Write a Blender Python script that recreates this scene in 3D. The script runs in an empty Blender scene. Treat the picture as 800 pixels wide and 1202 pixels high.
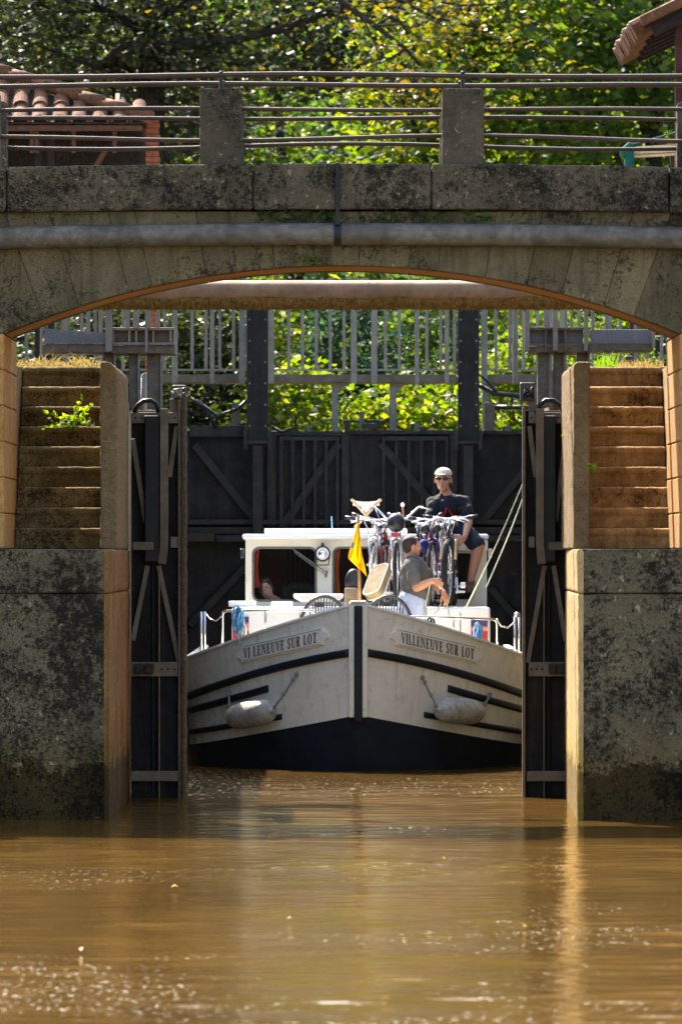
import bpy, bmesh, math, random
import numpy as np
from mathutils import Vector, Matrix
random.seed(7); rng = np.random.default_rng(11)
S = bpy.context.scene
COL = S.collection
R = math.radians
PI = math.pi
# ---------------------------------------------------------------- camera space -> world (survey of the photograph)
EYE = 2.236
FPX = 9800.0
def PX(px, D): return (px - 400.0) * D / FPX
def PZ(py, D): return EYE + (650.0 - py) * D / FPX
def P(px, py, D): return Vector((PX(px, D), D, PZ(py, D)))

# ---------------------------------------------------------------- mesh builder
ORG = {}
def origin_of(o):
    while o.parent is not None: o = o.parent
    return ORG.get(o.name, Vector((0, 0, 0)))

class MB:
    def __init__(s): s.v = []; s.f = []; s.m = []; s.mi = 0
    def add(s, vs, fs):
        n = len(s.v)
        s.v.extend([tuple(v) for v in vs])
        s.f.extend([tuple(i + n for i in f) for f in fs]); s.m.extend([s.mi] * len(fs)); return s
    def box(s, x0, x1, y0, y1, z0, z1):
        vs = [(x0,y0,z0),(x1,y0,z0),(x1,y1,z0),(x0,y1,z0),(x0,y0,z1),(x1,y0,z1),(x1,y1,z1),(x0,y1,z1)]
        return s.add(vs, [(0,3,2,1),(4,5,6,7),(0,1,5,4),(1,2,6,5),(2,3,7,6),(3,0,4,7)])
    def hexa(s, bot, top):
        return s.add(list(bot) + list(top), [(0,3,2,1),(4,5,6,7),(0,1,5,4),(1,2,6,5),(2,3,7,6),(3,0,4,7)])
    def bar(s, p0, p1, w, h, up=(0,0,1)):
        p0 = Vector(p0); p1 = Vector(p1); d = (p1 - p0).normalized(); u = Vector(up)
        if abs(d.dot(u)) > .95: u = Vector((0, 1, 0))
        a = d.cross(u).normalized() * w / 2; b = a.cross(d).normalized() * h / 2
        return s.hexa([p0-a-b, p0+a-b, p0+a+b, p0-a+b], [p1-a-b, p1+a-b, p1+a+b, p1-a+b])
    def obox(s, c, ax, ay, az):
        c = Vector(c); ax = Vector(ax); ay = Vector(ay); az = Vector(az)
        return s.hexa([c-ax-ay-az, c+ax-ay-az, c+ax+ay-az, c-ax+ay-az], [c-ax-ay+az, c+ax-ay+az, c+ax+ay+az, c-ax+ay+az])
    def tube(s, pts, r, seg=8, cap=True, closed=False):
        pts = [Vector(p) for p in pts]; n = len(pts)
        rs = r if isinstance(r, (list, tuple)) else [r] * n
        T = []
        for i in range(n):
            if closed: t = pts[(i+1) % n] - pts[i-1]
            else: t = pts[min(i+1, n-1)] - pts[max(i-1, 0)]
            T.append(t.normalized() if t.length > 1e-9 else Vector((0,0,1)))
        u = Vector((0,0,1)) if abs(T[0].z) < .9 else Vector((1,0,0))
        N = (u - T[0] * u.dot(T[0])).normalized()
        vs = []
        for i in range(n):
            N = N - T[i] * N.dot(T[i])
            if N.length < 1e-6: N = T[i].orthogonal()
            N.normalize(); B = T[i].cross(N)
            for k in range(seg):
                a = 2*PI*k/seg
                vs.append(pts[i] + (N*math.cos(a) + B*math.sin(a)) * rs[i])
        fs = []
        for i in range(n if closed else n-1):
            j = (i+1) % n
            for k in range(seg):
                k2 = (k+1) % seg
                fs.append((i*seg+k, i*seg+k2, j*seg+k2, j*seg+k))
        if cap and not closed:
            fs.append(tuple(range(seg-1, -1, -1))); fs.append(tuple((n-1)*seg+k for k in range(seg)))
        return s.add(vs, fs)
    def capsule(s, p0, r0, p1, r1, seg=14, rings=5):
        p0 = Vector(p0); p1 = Vector(p1); d = p1 - p0
        if d.length < 1e-6: return s.ell(p0, (r0, r0, r0), seg=seg, rings=2*rings)
        d.normalize(); pts = []; rs = []
        for i in range(rings):
            a = PI/2*i/rings
            pts.append(p0 - d*r0*math.cos(a)); rs.append(max(r0*math.sin(a), 1e-4))
        pts.append(p0); rs.append(r0)
        L = (p1-p0).length
        for k in range(1, 4): pts.append(p0.lerp(p1, k/4)); rs.append(r0+(r1-r0)*k/4)
        pts.append(p1); rs.append(r1)
        for i in range(1, rings+1):
            a = PI/2*i/rings
            pts.append(p1 + d*r1*math.sin(a)); rs.append(max(r1*math.cos(a), 1e-4))
        # straight axis: build rings directly
        u = Vector((0,0,1)) if abs(d.z) < .9 else Vector((1,0,0))
        N = (u - d*u.dot(d)).normalized(); B = d.cross(N); vs = []; fs = []
        for p, r in zip(pts, rs):
            for k in range(seg):
                a = 2*PI*k/seg; vs.append(p + (N*math.cos(a)+B*math.sin(a))*r)
        n = len(pts)
        for i in range(n-1):
            for k in range(seg):
                k2 = (k+1) % seg; fs.append((i*seg+k, i*seg+k2, (i+1)*seg+k2, (i+1)*seg+k))
        fs.append(tuple(range(seg-1,-1,-1))); fs.append(tuple((n-1)*seg+k for k in range(seg)))
        return s.add(vs, fs)
    def ell(s, c, r, rot=None, seg=16, rings=10):
        c = Vector(c); vs = []; fs = []
        M = rot if rot is not None else Matrix.Identity(3)
        for i in range(1, rings):
            th = PI*i/rings
            for k in range(seg):
                a = 2*PI*k/seg
                vs.append(c + M @ Vector((r[0]*math.sin(th)*math.cos(a), r[1]*math.sin(th)*math.sin(a), r[2]*math.cos(th))))
        top = len(vs); vs.append(c + M @ Vector((0,0,r[2]))); vs.append(c + M @ Vector((0,0,-r[2])))
        for i in range(rings-2):
            for k in range(seg):
                k2 = (k+1) % seg
                fs.append((i*seg+k, (i+1)*seg+k, (i+1)*seg+k2, i*seg+k2))
        for k in range(seg):
            k2 = (k+1) % seg
            fs.append((top, k, k2)); fs.append((top+1, (rings-2)*seg+k2, (rings-2)*seg+k))
        return s.add(vs, fs)
    def prism(s, poly, d):
        """extrude a planar polygon (3-D points) by the vector d"""
        poly = [Vector(p) for p in poly]; d = Vector(d); n = len(poly)
        fs = [tuple(range(n-1,-1,-1)), tuple(range(n, 2*n))]
        fs += [(i, (i+1) % n, n+(i+1) % n, n+i) for i in range(n)]
        return s.add(poly + [p + d for p in poly], fs)
    def grid(s, rows):
        nr = len(rows); nc = len(rows[0]); vs = [p for r in rows for p in r]
        return s.add(vs, [(i*nc+j, i*nc+j+1, (i+1)*nc+j+1, (i+1)*nc+j) for i in range(nr-1) for j in range(nc-1)])
    def torus(s, c, axis, R_, r, seg=28, tseg=6):
        c = Vector(c); ax = Vector(axis).normalized(); u = ax.orthogonal().normalized(); w = ax.cross(u)
        pts = [c + (u*math.cos(2*PI*k/seg) + w*math.sin(2*PI*k/seg))*R_ for k in range(seg)]
        return s.tube(pts, r, tseg, closed=True)
    def build(s, name, mats, parent=None, smooth=False, bevel=0, seg=2, solid=0, recalc=True, sub=0, rem=0, smoothit=0, angle=35):
        me = bpy.data.meshes.new(name)
        o0 = origin_of(parent) if parent is not None else Vector((0,0,0))
        vs = s.v if o0.length == 0 else [(x-o0.x, y-o0.y, z-o0.z) for x, y, z in s.v]
        me.from_pydata(vs, [], s.f)
        if not isinstance(mats, (list, tuple)): mats = [mats]
        for m in mats: me.materials.append(m)
        if len(mats) > 1: me.polygons.foreach_set('material_index', s.m)
        if recalc:
            bm = bmesh.new(); bm.from_mesh(me); bmesh.ops.recalc_face_normals(bm, faces=bm.faces); bm.to_mesh(me); bm.free()
        ob = bpy.data.objects.new(name, me); COL.objects.link(ob)
        if parent is not None: ob.parent = parent
        if rem:
            md = ob.modifiers.new('r', 'REMESH'); md.mode = 'VOXEL'; md.voxel_size = rem; md.use_smooth_shade = True
            if smoothit:
                md = ob.modifiers.new('s', 'SMOOTH'); md.factor = .5; md.iterations = smoothit
            bake(ob); smooth = True
        if solid:
            md = ob.modifiers.new('t', 'SOLIDIFY'); md.thickness = solid; md.offset = 0
        if bevel:
            md = ob.modifiers.new('b', 'BEVEL'); md.width = bevel; md.segments = seg; md.limit_method = 'ANGLE'; md.angle_limit = R(angle)
        if sub:
            md = ob.modifiers.new('u', 'SUBSURF'); md.levels = sub; md.render_levels = sub
        if smooth: ob.data.polygons.foreach_set('use_smooth', [True]*len(ob.data.polygons))
        return ob
def bake(ob):
    dg = bpy.context.evaluated_depsgraph_get()
    me = bpy.data.meshes.new_from_object(ob.evaluated_get(dg))
    old = ob.data; ob.modifiers.clear(); ob.data = me; bpy.data.meshes.remove(old)

CLOUDS = {}
def roughen(ob, voxel, amp, size=.12, flank=None, plane=None):
    """weathered surface: voxel remesh, then two scales of cloud displacement; optional second material on faces looking along flank"""
    md = ob.modifiers.new('r', 'REMESH'); md.mode = 'VOXEL'; md.voxel_size = voxel; md.use_smooth_shade = True
    for k, (sz, am) in enumerate(((size, amp), (size*.3, amp*.55))):
        key = round(sz, 4)
        if key not in CLOUDS:
            t = bpy.data.textures.new('clouds', 'CLOUDS'); t.noise_scale = sz; t.noise_depth = 3; CLOUDS[key] = t
        md = ob.modifiers.new('d', 'DISPLACE'); md.texture = CLOUDS[key]; md.texture_coords = 'GLOBAL'; md.strength = am*2; md.mid_level = .5
    mats = list(ob.data.materials); bake(ob)
    ob.data.materials.clear()
    for m in mats: ob.data.materials.append(m)
    ob.data.polygons.foreach_set('use_smooth', [True]*len(ob.data.polygons))
    if flank is not None:
        n = len(ob.data.polygons); nn = np.empty(n*3, np.float32); ob.data.polygons.foreach_get('center', nn); nn = nn.reshape(-1, 3)
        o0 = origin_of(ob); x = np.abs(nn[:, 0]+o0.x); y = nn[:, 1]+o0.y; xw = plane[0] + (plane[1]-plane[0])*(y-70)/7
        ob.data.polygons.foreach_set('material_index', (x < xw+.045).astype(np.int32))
    return ob
def thing(name, label, cat, loc=(0,0,0), group=None):
    o = bpy.data.objects.new(name, None); COL.objects.link(o); o.location = loc
    o.empty_display_size = .1
    ORG[o.name] = Vector(loc); o['label'] = label; o['category'] = cat
    if group: o['group'] = group
    return o
def tag(o, label, cat, group=None):
    o['label'] = label; o['category'] = cat
    if group: o['group'] = group
    return o
def kind(o, k): o['kind'] = k; return o

# ---------------------------------------------------------------- materials
def newmat(name):
    m = bpy.data.materials.new(name); m.use_nodes = True
    nt = m.node_tree; return m, nt, nt.nodes['Principled BSDF']
def nd(nt, t, **kw):
    n = nt.nodes.new(t)
    for k, v in kw.items():
        if k in n.inputs: n.inputs[k].default_value = v
        else: setattr(n, k, v)
    return n
def ramp(nt, src, stops, mode='LINEAR'):
    r = nt.nodes.new('ShaderNodeValToRGB'); r.color_ramp.interpolation = mode
    e = r.color_ramp.elements
    while len(e) < len(stops): e.new(.5)
    for i, (p, c) in enumerate(stops):
        e[i].position = p
        c = (c, c, c, 1) if isinstance(c, (int, float)) else (*c, 1)
        e[i].color = c
    nt.links.new(src, r.inputs[0]); return r.outputs[0]
def mix(nt, fac, a, b, blend='MIX'):
    n = nt.nodes.new('ShaderNodeMix'); n.data_type = 'RGBA'; n.blend_type = blend
    for sock, val in ((n.inputs[0], fac), (n.inputs[6], a), (n.inputs[7], b)):
        if isinstance(val, bpy.types.NodeSocket): nt.links.new(val, sock)
        elif isinstance(val, (int, float)): sock.default_value = val
        else: sock.default_value = (*val, 1)
    return n.outputs[2]
def coords(nt, scale=(1,1,1)):
    tc = nt.nodes.new('ShaderNodeNewGeometry'); mp = nt.nodes.new('ShaderNodeMapping')
    mp.inputs['Scale'].default_value = scale
    nt.links.new(tc.outputs['Position'], mp.inputs[0]); return mp.outputs[0]
def noise(nt, vec, scale, detail=4, rough=.6, dist=0):
    n = nd(nt, 'ShaderNodeTexNoise', Scale=scale, Detail=detail, Roughness=rough, Distortion=dist)
    nt.links.new(vec, n.inputs['Vector']); return n.outputs[0]
def bump(nt, b, src, strength=.3, dist=.02, prev=None):
    n = nd(nt, 'ShaderNodeBump', Strength=strength, Distance=dist)
    nt.links.new(src, n.inputs['Height'])
    if prev: nt.links.new(prev, n.inputs['Normal'])
    nt.links.new(n.outputs[0], b.inputs['Normal']); return n.outputs[0]

def paint(name, col, rough=.4, var=.15, metal=0, dirt=None, dirt_amt=.3, scale=6, spec=.2, bumps=0.0, coat=0):
    m, nt, b = newmat(name); v = coords(nt)
    if max(col) < .42: col = [k*.80 for k in col]
    if dirt is not None and max(dirt) < .42: dirt = [k*.80 for k in dirt]
    n1 = noise(nt, v, scale, 5, .65)
    c = mix(nt, ramp(nt, n1, [(.3, 0), (.7, 1)]), [k*(1-var) for k in col], [min(1, k*(1+var)) for k in col])
    if dirt is not None:
        n2 = noise(nt, v, scale*2.7, 6, .7)
        c = mix(nt, ramp(nt, n2, [(.62-dirt_amt*.4, 0), (.78, 1)]), c, dirt)
    nt.links.new(c, b.inputs['Base Color'])
    if name.startswith(('gate_panel', 'far_gate')):
        st = noise(nt, coords(nt, (7,7,.5)), 1.6, 7, .72); c = mix(nt, ramp(nt, st, [(.50, 0), (.74, .55)]), c, (.040,.030,.021)); sp_ = noise(nt, v, 30, 4, .7); c = mix(nt, ramp(nt, sp_, [(.70, 0), (.76, .6)]), c, (.07,.06,.05)); nt.links.new(c, b.inputs['Base Color'])
    if name == 'hull_white':
        st = noise(nt, coords(nt, (9,9,.7)), 1.5, 6, .7); c = mix(nt, ramp(nt, st, [(.52, 0), (.75, .45)]), c, (.42,.34,.22)); sc = noise(nt, coords(nt, (2.5,2.5,14)), 3, 6, .75); c = mix(nt, ramp(nt, sc, [(.66, 0), (.74, .4)]), c, (.25,.22,.18)); nt.links.new(c, b.inputs['Base Color'])
    nt.links.new(ramp(nt, noise(nt, v, scale*1.7, 4), [(.25, max(0, rough-.12)), (.75, min(1, rough+.15))]), b.inputs['Roughness'])
    b.inputs['Metallic'].default_value = metal; b.inputs['Specular IOR Level'].default_value = spec
    if coat: b.inputs['Coat Weight'].default_value = coat
    if bumps: bump(nt, b, noise(nt, v, scale*6, 5, .7), bumps, .01)
    return m

def stone(name, base, warm, dark, pale, cover=.5, pale_lo=.64, scale=1.0, bs=.6, streak=.0, wet=None, moss=None, grain=.5, island=0):
    """weathered concrete / limestone: mottling, speckled black lichen gathered in colonies, pale lichen spots, grain"""
    m, nt, b = newmat(name); v = coords(nt)
    base, warm, dark, pale = [(c_[0]*.86, c_[1]*.79, c_[2]*.68) for c_ in (base, warm, dark, pale)]
    big = noise(nt, v, 1.7*scale, 8, .7, .6)
    c = mix(nt, ramp(nt, big, [(.36, 0), (.64, 1)]), base, warm)
    mid = noise(nt, v, 12*scale, 6, .7)
    c = mix(nt, .8, c, ramp(nt, mid, [(.3, (.55,.55,.53)), (.68, (1.15,1.13,1.1))]), 'MULTIPLY')
    fine = noise(nt, v, 70*scale, 4, .75)
    c = mix(nt, grain, c, ramp(nt, fine, [(.32, (.3,.3,.3)), (.66, (1.2,1.2,1.2))]), 'MULTIPLY')
    pl = noise(nt, v, 11*scale, 6, .6, .5)
    c = mix(nt, ramp(nt, pl, [(pale_lo, 0), (pale_lo+.06, .8)]), c, pale)
    # black lichen: three octaves of specks, denser where a slow noise says so
    reg = ramp(nt, noise(nt, v, 1.1*scale, 4, .6), [(.36, 0), (.66, 1)])
    def madd(a, k, add):
        q = nd(nt, 'ShaderNodeMath', operation='MULTIPLY_ADD'); nt.links.new(a, q.inputs[0]); q.inputs[1].default_value = k
        if isinstance(add, (int, float)): q.inputs[2].default_value = add
        else: nt.links.new(add, q.inputs[2])
        return q.outputs[0]
    s1 = noise(nt, v, 12*scale, 9, .78, .2); s2 = noise(nt, v, 34*scale, 5, .75)
    q = madd(reg, .16, madd(s1, .62, madd(s2, .38, -.06)))
    c = mix(nt, ramp(nt, q, [(1.0-cover+.0, 0), (1.0-cover+.045, .55), (1.0-cover+.10, .93)]), c, dark)
    if streak:
        vs = coords(nt, (6*scale, 6*scale, .35*scale)); st = noise(nt, vs, 1.6, 6, .65)
        c = mix(nt, ramp(nt, st, [(.48, 0), (.72, streak)]), c, [k*.3 for k in base])
    if moss is not None or wet is not None:
        sp = nt.nodes.new('ShaderNodeSeparateXYZ'); nt.links.new(v, sp.inputs[0])
        wob = madd(noise(nt, v, 3.2, 9, .8), -.9, sp.outputs[2])
        if moss is not None: c = mix(nt, ramp(nt, wob, [(-.05, .8), (.40, 0)]), c, moss, 'MULTIPLY')
        if wet is not None: c = mix(nt, ramp(nt, wob, [(-.50, .95), (.0, 0)]), c, wet, 'MULTIPLY')
    if island:
        gi = nt.nodes.new('ShaderNodeObjectInfo'); gm = nt.nodes.new('ShaderNodeNewGeometry')
        ad = nd(nt, 'ShaderNodeMath', operation='ADD'); nt.links.new(gi.outputs['Random'], ad.inputs[0]); nt.links.new(gm.outputs['Random Per Island'], ad.inputs[1])
        fr_ = nd(nt, 'ShaderNodeMath', operation='FRACT'); nt.links.new(ad.outputs[0], fr_.inputs[0])
        c = mix(nt, island, c, ramp(nt, fr_.outputs[0], [(0, (.55,.53,.50)), (.5, (.95,.95,.95)), (1, (1.25,1.2,1.08))]), 'MULTIPLY')
    nt.links.new(c, b.inputs['Base Color']); b.inputs['Roughness'].default_value = .95; b.inputs['Specular IOR Level'].default_value = .12
    h = mix(nt, .5, mid, fine); h2 = mix(nt, .4, h, s1)
    bump(nt, b, h2, bs, .03)
    return m

def leafmat(name, cols, trans=.5, rough=.5):
    m, nt, b = newmat(name)
    g = nt.nodes.new('ShaderNodeNewGeometry')
    c = ramp(nt, g.outputs['Random Per Island'], [(i/(len(cols)-1), k) for i, k in enumerate(cols)])
    v = coords(nt); n = noise(nt, v, .7, 3)
    c = mix(nt, .6, c, ramp(nt, n, [(.3, (.55,.62,.6)), (.7, (1.0,1.0,.9))]), 'MULTIPLY')
    nt.links.new(c, b.inputs['Base Color']); b.inputs['Roughness'].default_value = rough; b.inputs['Specular IOR Level'].default_value = .18
    t = nt.nodes.new('ShaderNodeBsdfTranslucent')
    hs = nd(nt, 'ShaderNodeHueSaturation', Saturation=1.2, Value=2.3, Hue=.495); nt.links.new(c, hs.inputs['Color'])
    nt.links.new(hs.outputs[0], t.inputs['Color'])
    mx = nt.nodes.new('ShaderNodeMixShader'); mx.inputs[0].default_value = trans
    nt.links.new(b.outputs[0], mx.inputs[1]); nt.links.new(t.outputs[0], mx.inputs[2])
    nt.links.new(mx.outputs[0], nt.nodes['Material Output'].inputs[0]); return m
def clothmat(name, col, trans=0.0, rough=.85, var=.2, scale=10):
    m = paint(name, col, rough, var, spec=.2, scale=scale, bumps=.15)
    if trans:
        nt = m.node_tree; b = nt.nodes['Principled BSDF']
        t = nt.nodes.new('ShaderNodeBsdfTranslucent'); t.inputs[0].default_value = (*col, 1)
        mx = nt.nodes.new('ShaderNodeMixShader'); mx.inputs[0].default_value = trans
        nt.links.new(b.outputs[0], mx.inputs[1]); nt.links.new(t.outputs[0], mx.inputs[2])
        nt.links.new(mx.outputs[0], nt.nodes['Material Output'].inputs[0])
    return m

M = {}
M['coping'] = stone('lichened_coping', (.118,.101,.074), (.195,.167,.115), (.008,.0075,.007), (.38,.34,.25), .517, .61, 1.5, .9, island=.35)
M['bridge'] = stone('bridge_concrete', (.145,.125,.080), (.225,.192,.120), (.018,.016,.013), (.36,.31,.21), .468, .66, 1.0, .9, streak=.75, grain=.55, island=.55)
M['soffit'] = stone('bounce_tinted_concrete', (.40,.215,.075), (.50,.29,.11), (.16,.08,.03), (.5,.36,.2), .38, .72, 1.0, .4, grain=.35)  # orange light bounced off the water is put into this colour
M['pillar'] = stone('parapet_pillar', (.090,.077,.058), (.135,.115,.085), (.018,.017,.016), (.32,.28,.21), .46, .62, 1.8, .8)
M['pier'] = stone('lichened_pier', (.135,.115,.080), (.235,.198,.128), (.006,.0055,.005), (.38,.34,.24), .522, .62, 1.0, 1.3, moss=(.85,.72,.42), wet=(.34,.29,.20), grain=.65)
M['piersun'] = stone('sun_tinted_pier_flank', (.46,.33,.17), (.58,.44,.24), (.09,.07,.04), (.48,.40,.26), .38, .72, 1.0, .6, streak=.35, moss=(.85,.85,.35), wet=(.35,.33,.2), grain=.4)  # grazing sun put into the colour, paler than the pier front
M['pierbounce'] = stone('bounce_tinted_pier_flank', (.20,.112,.038), (.32,.185,.068), (.04,.028,.012), (.34,.24,.12), .44, .70, 1.0, .8, streak=.5, moss=(.8,.8,.35), wet=(.3,.28,.18), grain=.5)  # orange light bounced from the sunlit right side is painted into this brown
M['step'] = stone('bounce_tinted_stair_stone', (.34,.215,.10), (.72,.49,.25), (.025,.018,.011), (.46,.34,.20), .45, .66, 1.6, .9, streak=.6, island=.5)  # right stairs: warm bounce light is part of this stone colour
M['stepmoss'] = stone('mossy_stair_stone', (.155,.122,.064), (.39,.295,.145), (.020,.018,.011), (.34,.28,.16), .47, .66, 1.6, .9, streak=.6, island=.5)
M['stringer'] = stone('exposed_aggregate', (.31,.235,.145), (.43,.33,.205), (.065,.050,.032), (.46,.39,.29), .40, .68, 2.2, 1.6, grain=.8)
M['wall'] = stone('lock_wall_stone', (.09,.08,.06), (.14,.12,.085), (.02,.02,.018), (.2,.18,.14), .45, .68, 1.0, .6, moss=(.6,.65,.4), wet=(.3,.3,.25))
M['pipe'] = paint('grey_pipe', (.135,.115,.085), .45, .45, 0, (.06,.042,.026), .55, 4.5, bumps=.1)
M['pipe_pale'] = paint('pale_pipe', (.30,.205,.13), .7, .25, 0, (.19,.125,.07), .35, 5, bumps=.1)
M['pipe_moss'] = paint('dry_moss', (.26,.18,.065), .95, .55, 0, (.09,.065,.025), .5, 18, spec=.1, bumps=.5)
M['rail'] = paint('rusty_rail', (.062,.036,.025), .4, .35, 0, (.05,.03,.022), .4, 5)
M['iron'] = paint('black_iron', (.02,.02,.02), .5, .3, .2)
M['galv'] = paint('galvanised_steel', (.20,.19,.165), .5, .2, .1, (.14,.115,.08), .4, 4, bumps=.1)
M['galv_brown'] = paint('weathered_steel', (.12,.102,.076), .6, .3, .1, (.06,.047,.032), .4, 5, bumps=.15)
M['blueplate'] = paint('blue_grey_plate', (.13,.145,.17), .5, .15, .1, (.2,.2,.2), .2, 5)
M['gatepost'] = paint('post_concrete', (.14,.125,.095), .85, .3, 0, (.06,.053,.04), .4, 6, bumps=.3)
M['gateframe'] = paint('gate_frame_paint', (.135,.108,.076), .55, .35, 0, (.10,.08,.055), .4, 6, spec=.25, bumps=.2)
M['gatepanel'] = paint('gate_panel_black', (.0055,.005,.0048), .55, .4, 0, (.014,.012,.010), .35, 4, spec=.12, bumps=.1)
M['timber'] = paint('wet_timber', (.075,.056,.032), .8, .6, 0, (.20,.155,.09), .45, 26, spec=.2, bumps=.8)
M['fargate'] = paint('far_gate_black', (.0075,.0078,.0082), .55, .5, 0, (.020,.020,.021), .4, 2.6, spec=.12, bumps=.2)
M['fargate2'] = paint('far_gate_beam', (.015,.0148,.0145), .55, .45, 0, (.035,.032,.03), .4, 5, spec=.15, bumps=.2)
M['ledge'] = paint('far_gate_ledge', (.030,.026,.021), .7, .4, 0, (.06,.052,.04), .4, 4, spec=.15, bumps=.2)
M['rubber'] = paint('black_rubber', (.008,.008,.009), .5, .2, spec=.25)
M['hull'] = paint('hull_white', (.87,.81,.67), .24, .07, 0, (.50,.44,.33), .16, 2.2, coat=.3, spec=.5)
M['white'] = paint('white_gelcoat', (.82,.80,.76), .3, .04, 0, (.6,.57,.5), .05, 3, spec=.5)
M['cream'] = paint('cream_gelcoat', (.74,.69,.55), .35, .05, 0, (.55,.5,.38), .08, 3, spec=.5)
M['navy'] = paint('navy_hull_band', (.017,.022,.030), .4, .3, 0, (.024,.026,.028), .3, 3, spec=.2)
M['plate'] = paint('cream_nameplate', (.90,.85,.73), .4, .04, 0, (.5,.44,.33), .1, 6, spec=.5)
M['letter'] = paint('letter_maroon', (.028,.004,.006), .4, .05, spec=.5)
M['fender'] = paint('scuffed_fender', (.48,.45,.38), .6, .15, 0, (.20,.17,.12), .5, 7, bumps=.1)
M['rope'] = paint('grubby_rope', (.35,.32,.26), .9, .3, 0, (.12,.1,.08), .4, 40, bumps=.5)
M['rope_white'] = paint('pale_green_rope', (.55,.62,.54), .9, .2, 0, (.25,.35,.28), .4, 40, bumps=.5)
M['rope_blue'] = paint('blue_rope', (.06,.28,.50), .8, .4, 0, (.6,.7,.75), .4, 40)
M['chrome'] = paint('polished_steel', (.72,.70,.68), .16, .05, 1.0, spec=.5)
M['chain'] = paint('chain_steel', (.6,.6,.58), .3, .1, .9, spec=.5)
M['wood'] = paint('varnished_pole', (.32,.17,.07), .5, .25, scale=14)
M['palewood'] = paint('pale_wood', (.55,.40,.23), .6, .2, scale=14)
M['black'] = paint('black_plastic', (.015,.016,.022), .38, .2, spec=.5)
M['chairblue'] = paint('navy_plastic', (.014,.018,.03), .3, .2, spec=.5)
M['interior'] = paint('maroon_interior', (.09,.035,.028), .7, .2)
M['dark'] = paint('dark_interior', (.022,.017,.018), .7, .2)
M['redcurtain'] = clothmat('red_curtain', (.45,.06,.02), .3)
M['orange'] = clothmat('orange_curtain', (.55,.14,.03), .3)
M['flag'] = clothmat('yellow_flag', (.72,.40,.004), .45, .7, .06)
M['flagblue'] = clothmat('flag_emblem_blue', (.10,.33,.50), .3)
M['cushion'] = clothmat('beige_canvas', (.25,.20,.125), 0, .9, .25, 16)
M['piping'] = clothmat('pale_piping', (.70,.62,.48))
M['canvas'] = clothmat('white_canvas', (.85,.82,.76), .4)
M['redpanel'] = paint('red_panel', (.45,.03,.03), .4, .1)
M['pinkpanel'] = paint('pale_red_panel', (.62,.25,.25), .4, .1)
M['purplepanel'] = paint('violet_panel', (.09,.06,.18), .4, .1)
M['tile'] = paint('clay_tile', (.165,.064,.027), .85, .5, 0, (.075,.048,.035), .5, 9, bumps=.4)
M['tileedge'] = paint('clay_tile_orange', (.105,.042,.015), .85, .3, 0, (.2,.12,.08), .35, 9, bumps=.3)
M['roofwood'] = paint('old_roof_timber', (.020,.013,.011), .8, .4, 0, (.05,.033,.024), .4, 12, bumps=.3)
M['batten'] = paint('reddish_timber', (.10,.040,.021), .75, .3, 0, (.12,.06,.04), .4, 12)
M['brick'] = paint('orange_brick', (.26,.070,.025), .9, .45, 0, (.14,.09,.06), .45, 16, bumps=.5)
M['redpost'] = paint('dark_red_post', (.06,.014,.012), .6, .3)
M['turq'] = clothmat('turquoise_canvas', (.02,.14,.115), .3)
M['bark'] = paint('dark_bark', (.038,.030,.022), .95, .4, 0, (.07,.06,.045), .4, 8, spec=.1, bumps=.8)
M['skin'] = paint('tanned_skin', (.47,.23,.145), .5, .08, scale=12)
M['skin2'] = paint('pale_skin', (.50,.28,.20), .5, .08, scale=12)
M['tee_black'] = clothmat('black_cotton', (.016,.017,.022), 0, .9, .2)
M['print'] = clothmat('red_print', (.40,.02,.02))
M['tee_grey'] = clothmat('grey_cotton', (.12,.115,.11), 0, .9, .15)
M['jeans'] = clothmat('pale_blue_denim', (.40,.46,.64), 0, .9, .12)
M['shorts'] = clothmat('dark_shorts', (.022,.026,.04), 0, .9, .2)
M['cap'] = clothmat('beige_cap', (.62,.54,.42), 0, .9, .12)
M['hair'] = paint('grey_brown_hair', (.05,.036,.026), .6, .4, scale=60, bumps=.5)
M['shoe'] = paint('brown_shoe', (.13,.10,.07), .7, .3, scale=20)
M['lens'] = paint('dark_lens', (.008,.009,.01), .1, .1, spec=.5)
M['lip'] = paint('lip', (.33,.12,.09), .5, .1)
M['eye'] = paint('eye_white', (.6,.58,.55), .3, .05, spec=.5)
M['bluebag'] = clothmat('blue_fabric', (.015,.035,.18))
M['redfab'] = clothmat('red_orange_fabric', (.75,.09,.015), .2)
M['purple'] = paint('purple_frame', (.12,.02,.14), .3, .1, .2, spec=.5)
M['silver'] = paint('silver_frame', (.62,.62,.62), .25, .06, .8, spec=.5)
M['blackframe'] = paint('black_frame', (.03,.03,.033), .3, .1, .2, spec=.5)
M['redframe'] = paint('red_frame', (.35,.02,.03), .3, .1, .2, spec=.5)
M['tyre'] = paint('tyre', (.028,.028,.028), .8, .2, bumps=.3, scale=20)
M['reflector'] = paint('red_reflector', (.6,.02,.02), .2, .05, spec=.5)
M['rock'] = stone('rubble', (.12,.10,.08), (.2,.17,.13), (.03,.03,.025), (.3,.26,.2))
M['ground'] = stone('bank_earth', (.10,.085,.045), (.16,.13,.07), (.05,.06,.02), (.2,.17,.1), .42, .7, .6, .6)
M['hillside'] = paint('wooded_slope', (.018,.030,.014), .95, .5, 0, (.04,.06,.02), .4, .9, bumps=.8)
M['drygrass'] = leafmat('dry_grass', [(.12,.085,.035),(.17,.125,.055),(.07,.07,.025)], .45, .7)
M['leaf_yellow'] = leafmat('fallen_leaf', [(.40,.25,.03),(.45,.32,.05)], .3)
M['fern'] = leafmat('fern_green', [(.05,.11,.015),(.10,.16,.03),(.08,.14,.02)], .5)
M['weed'] = leafmat('weed_green', [(.07,.12,.02),(.17,.22,.04),(.11,.16,.03)], .5)
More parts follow.
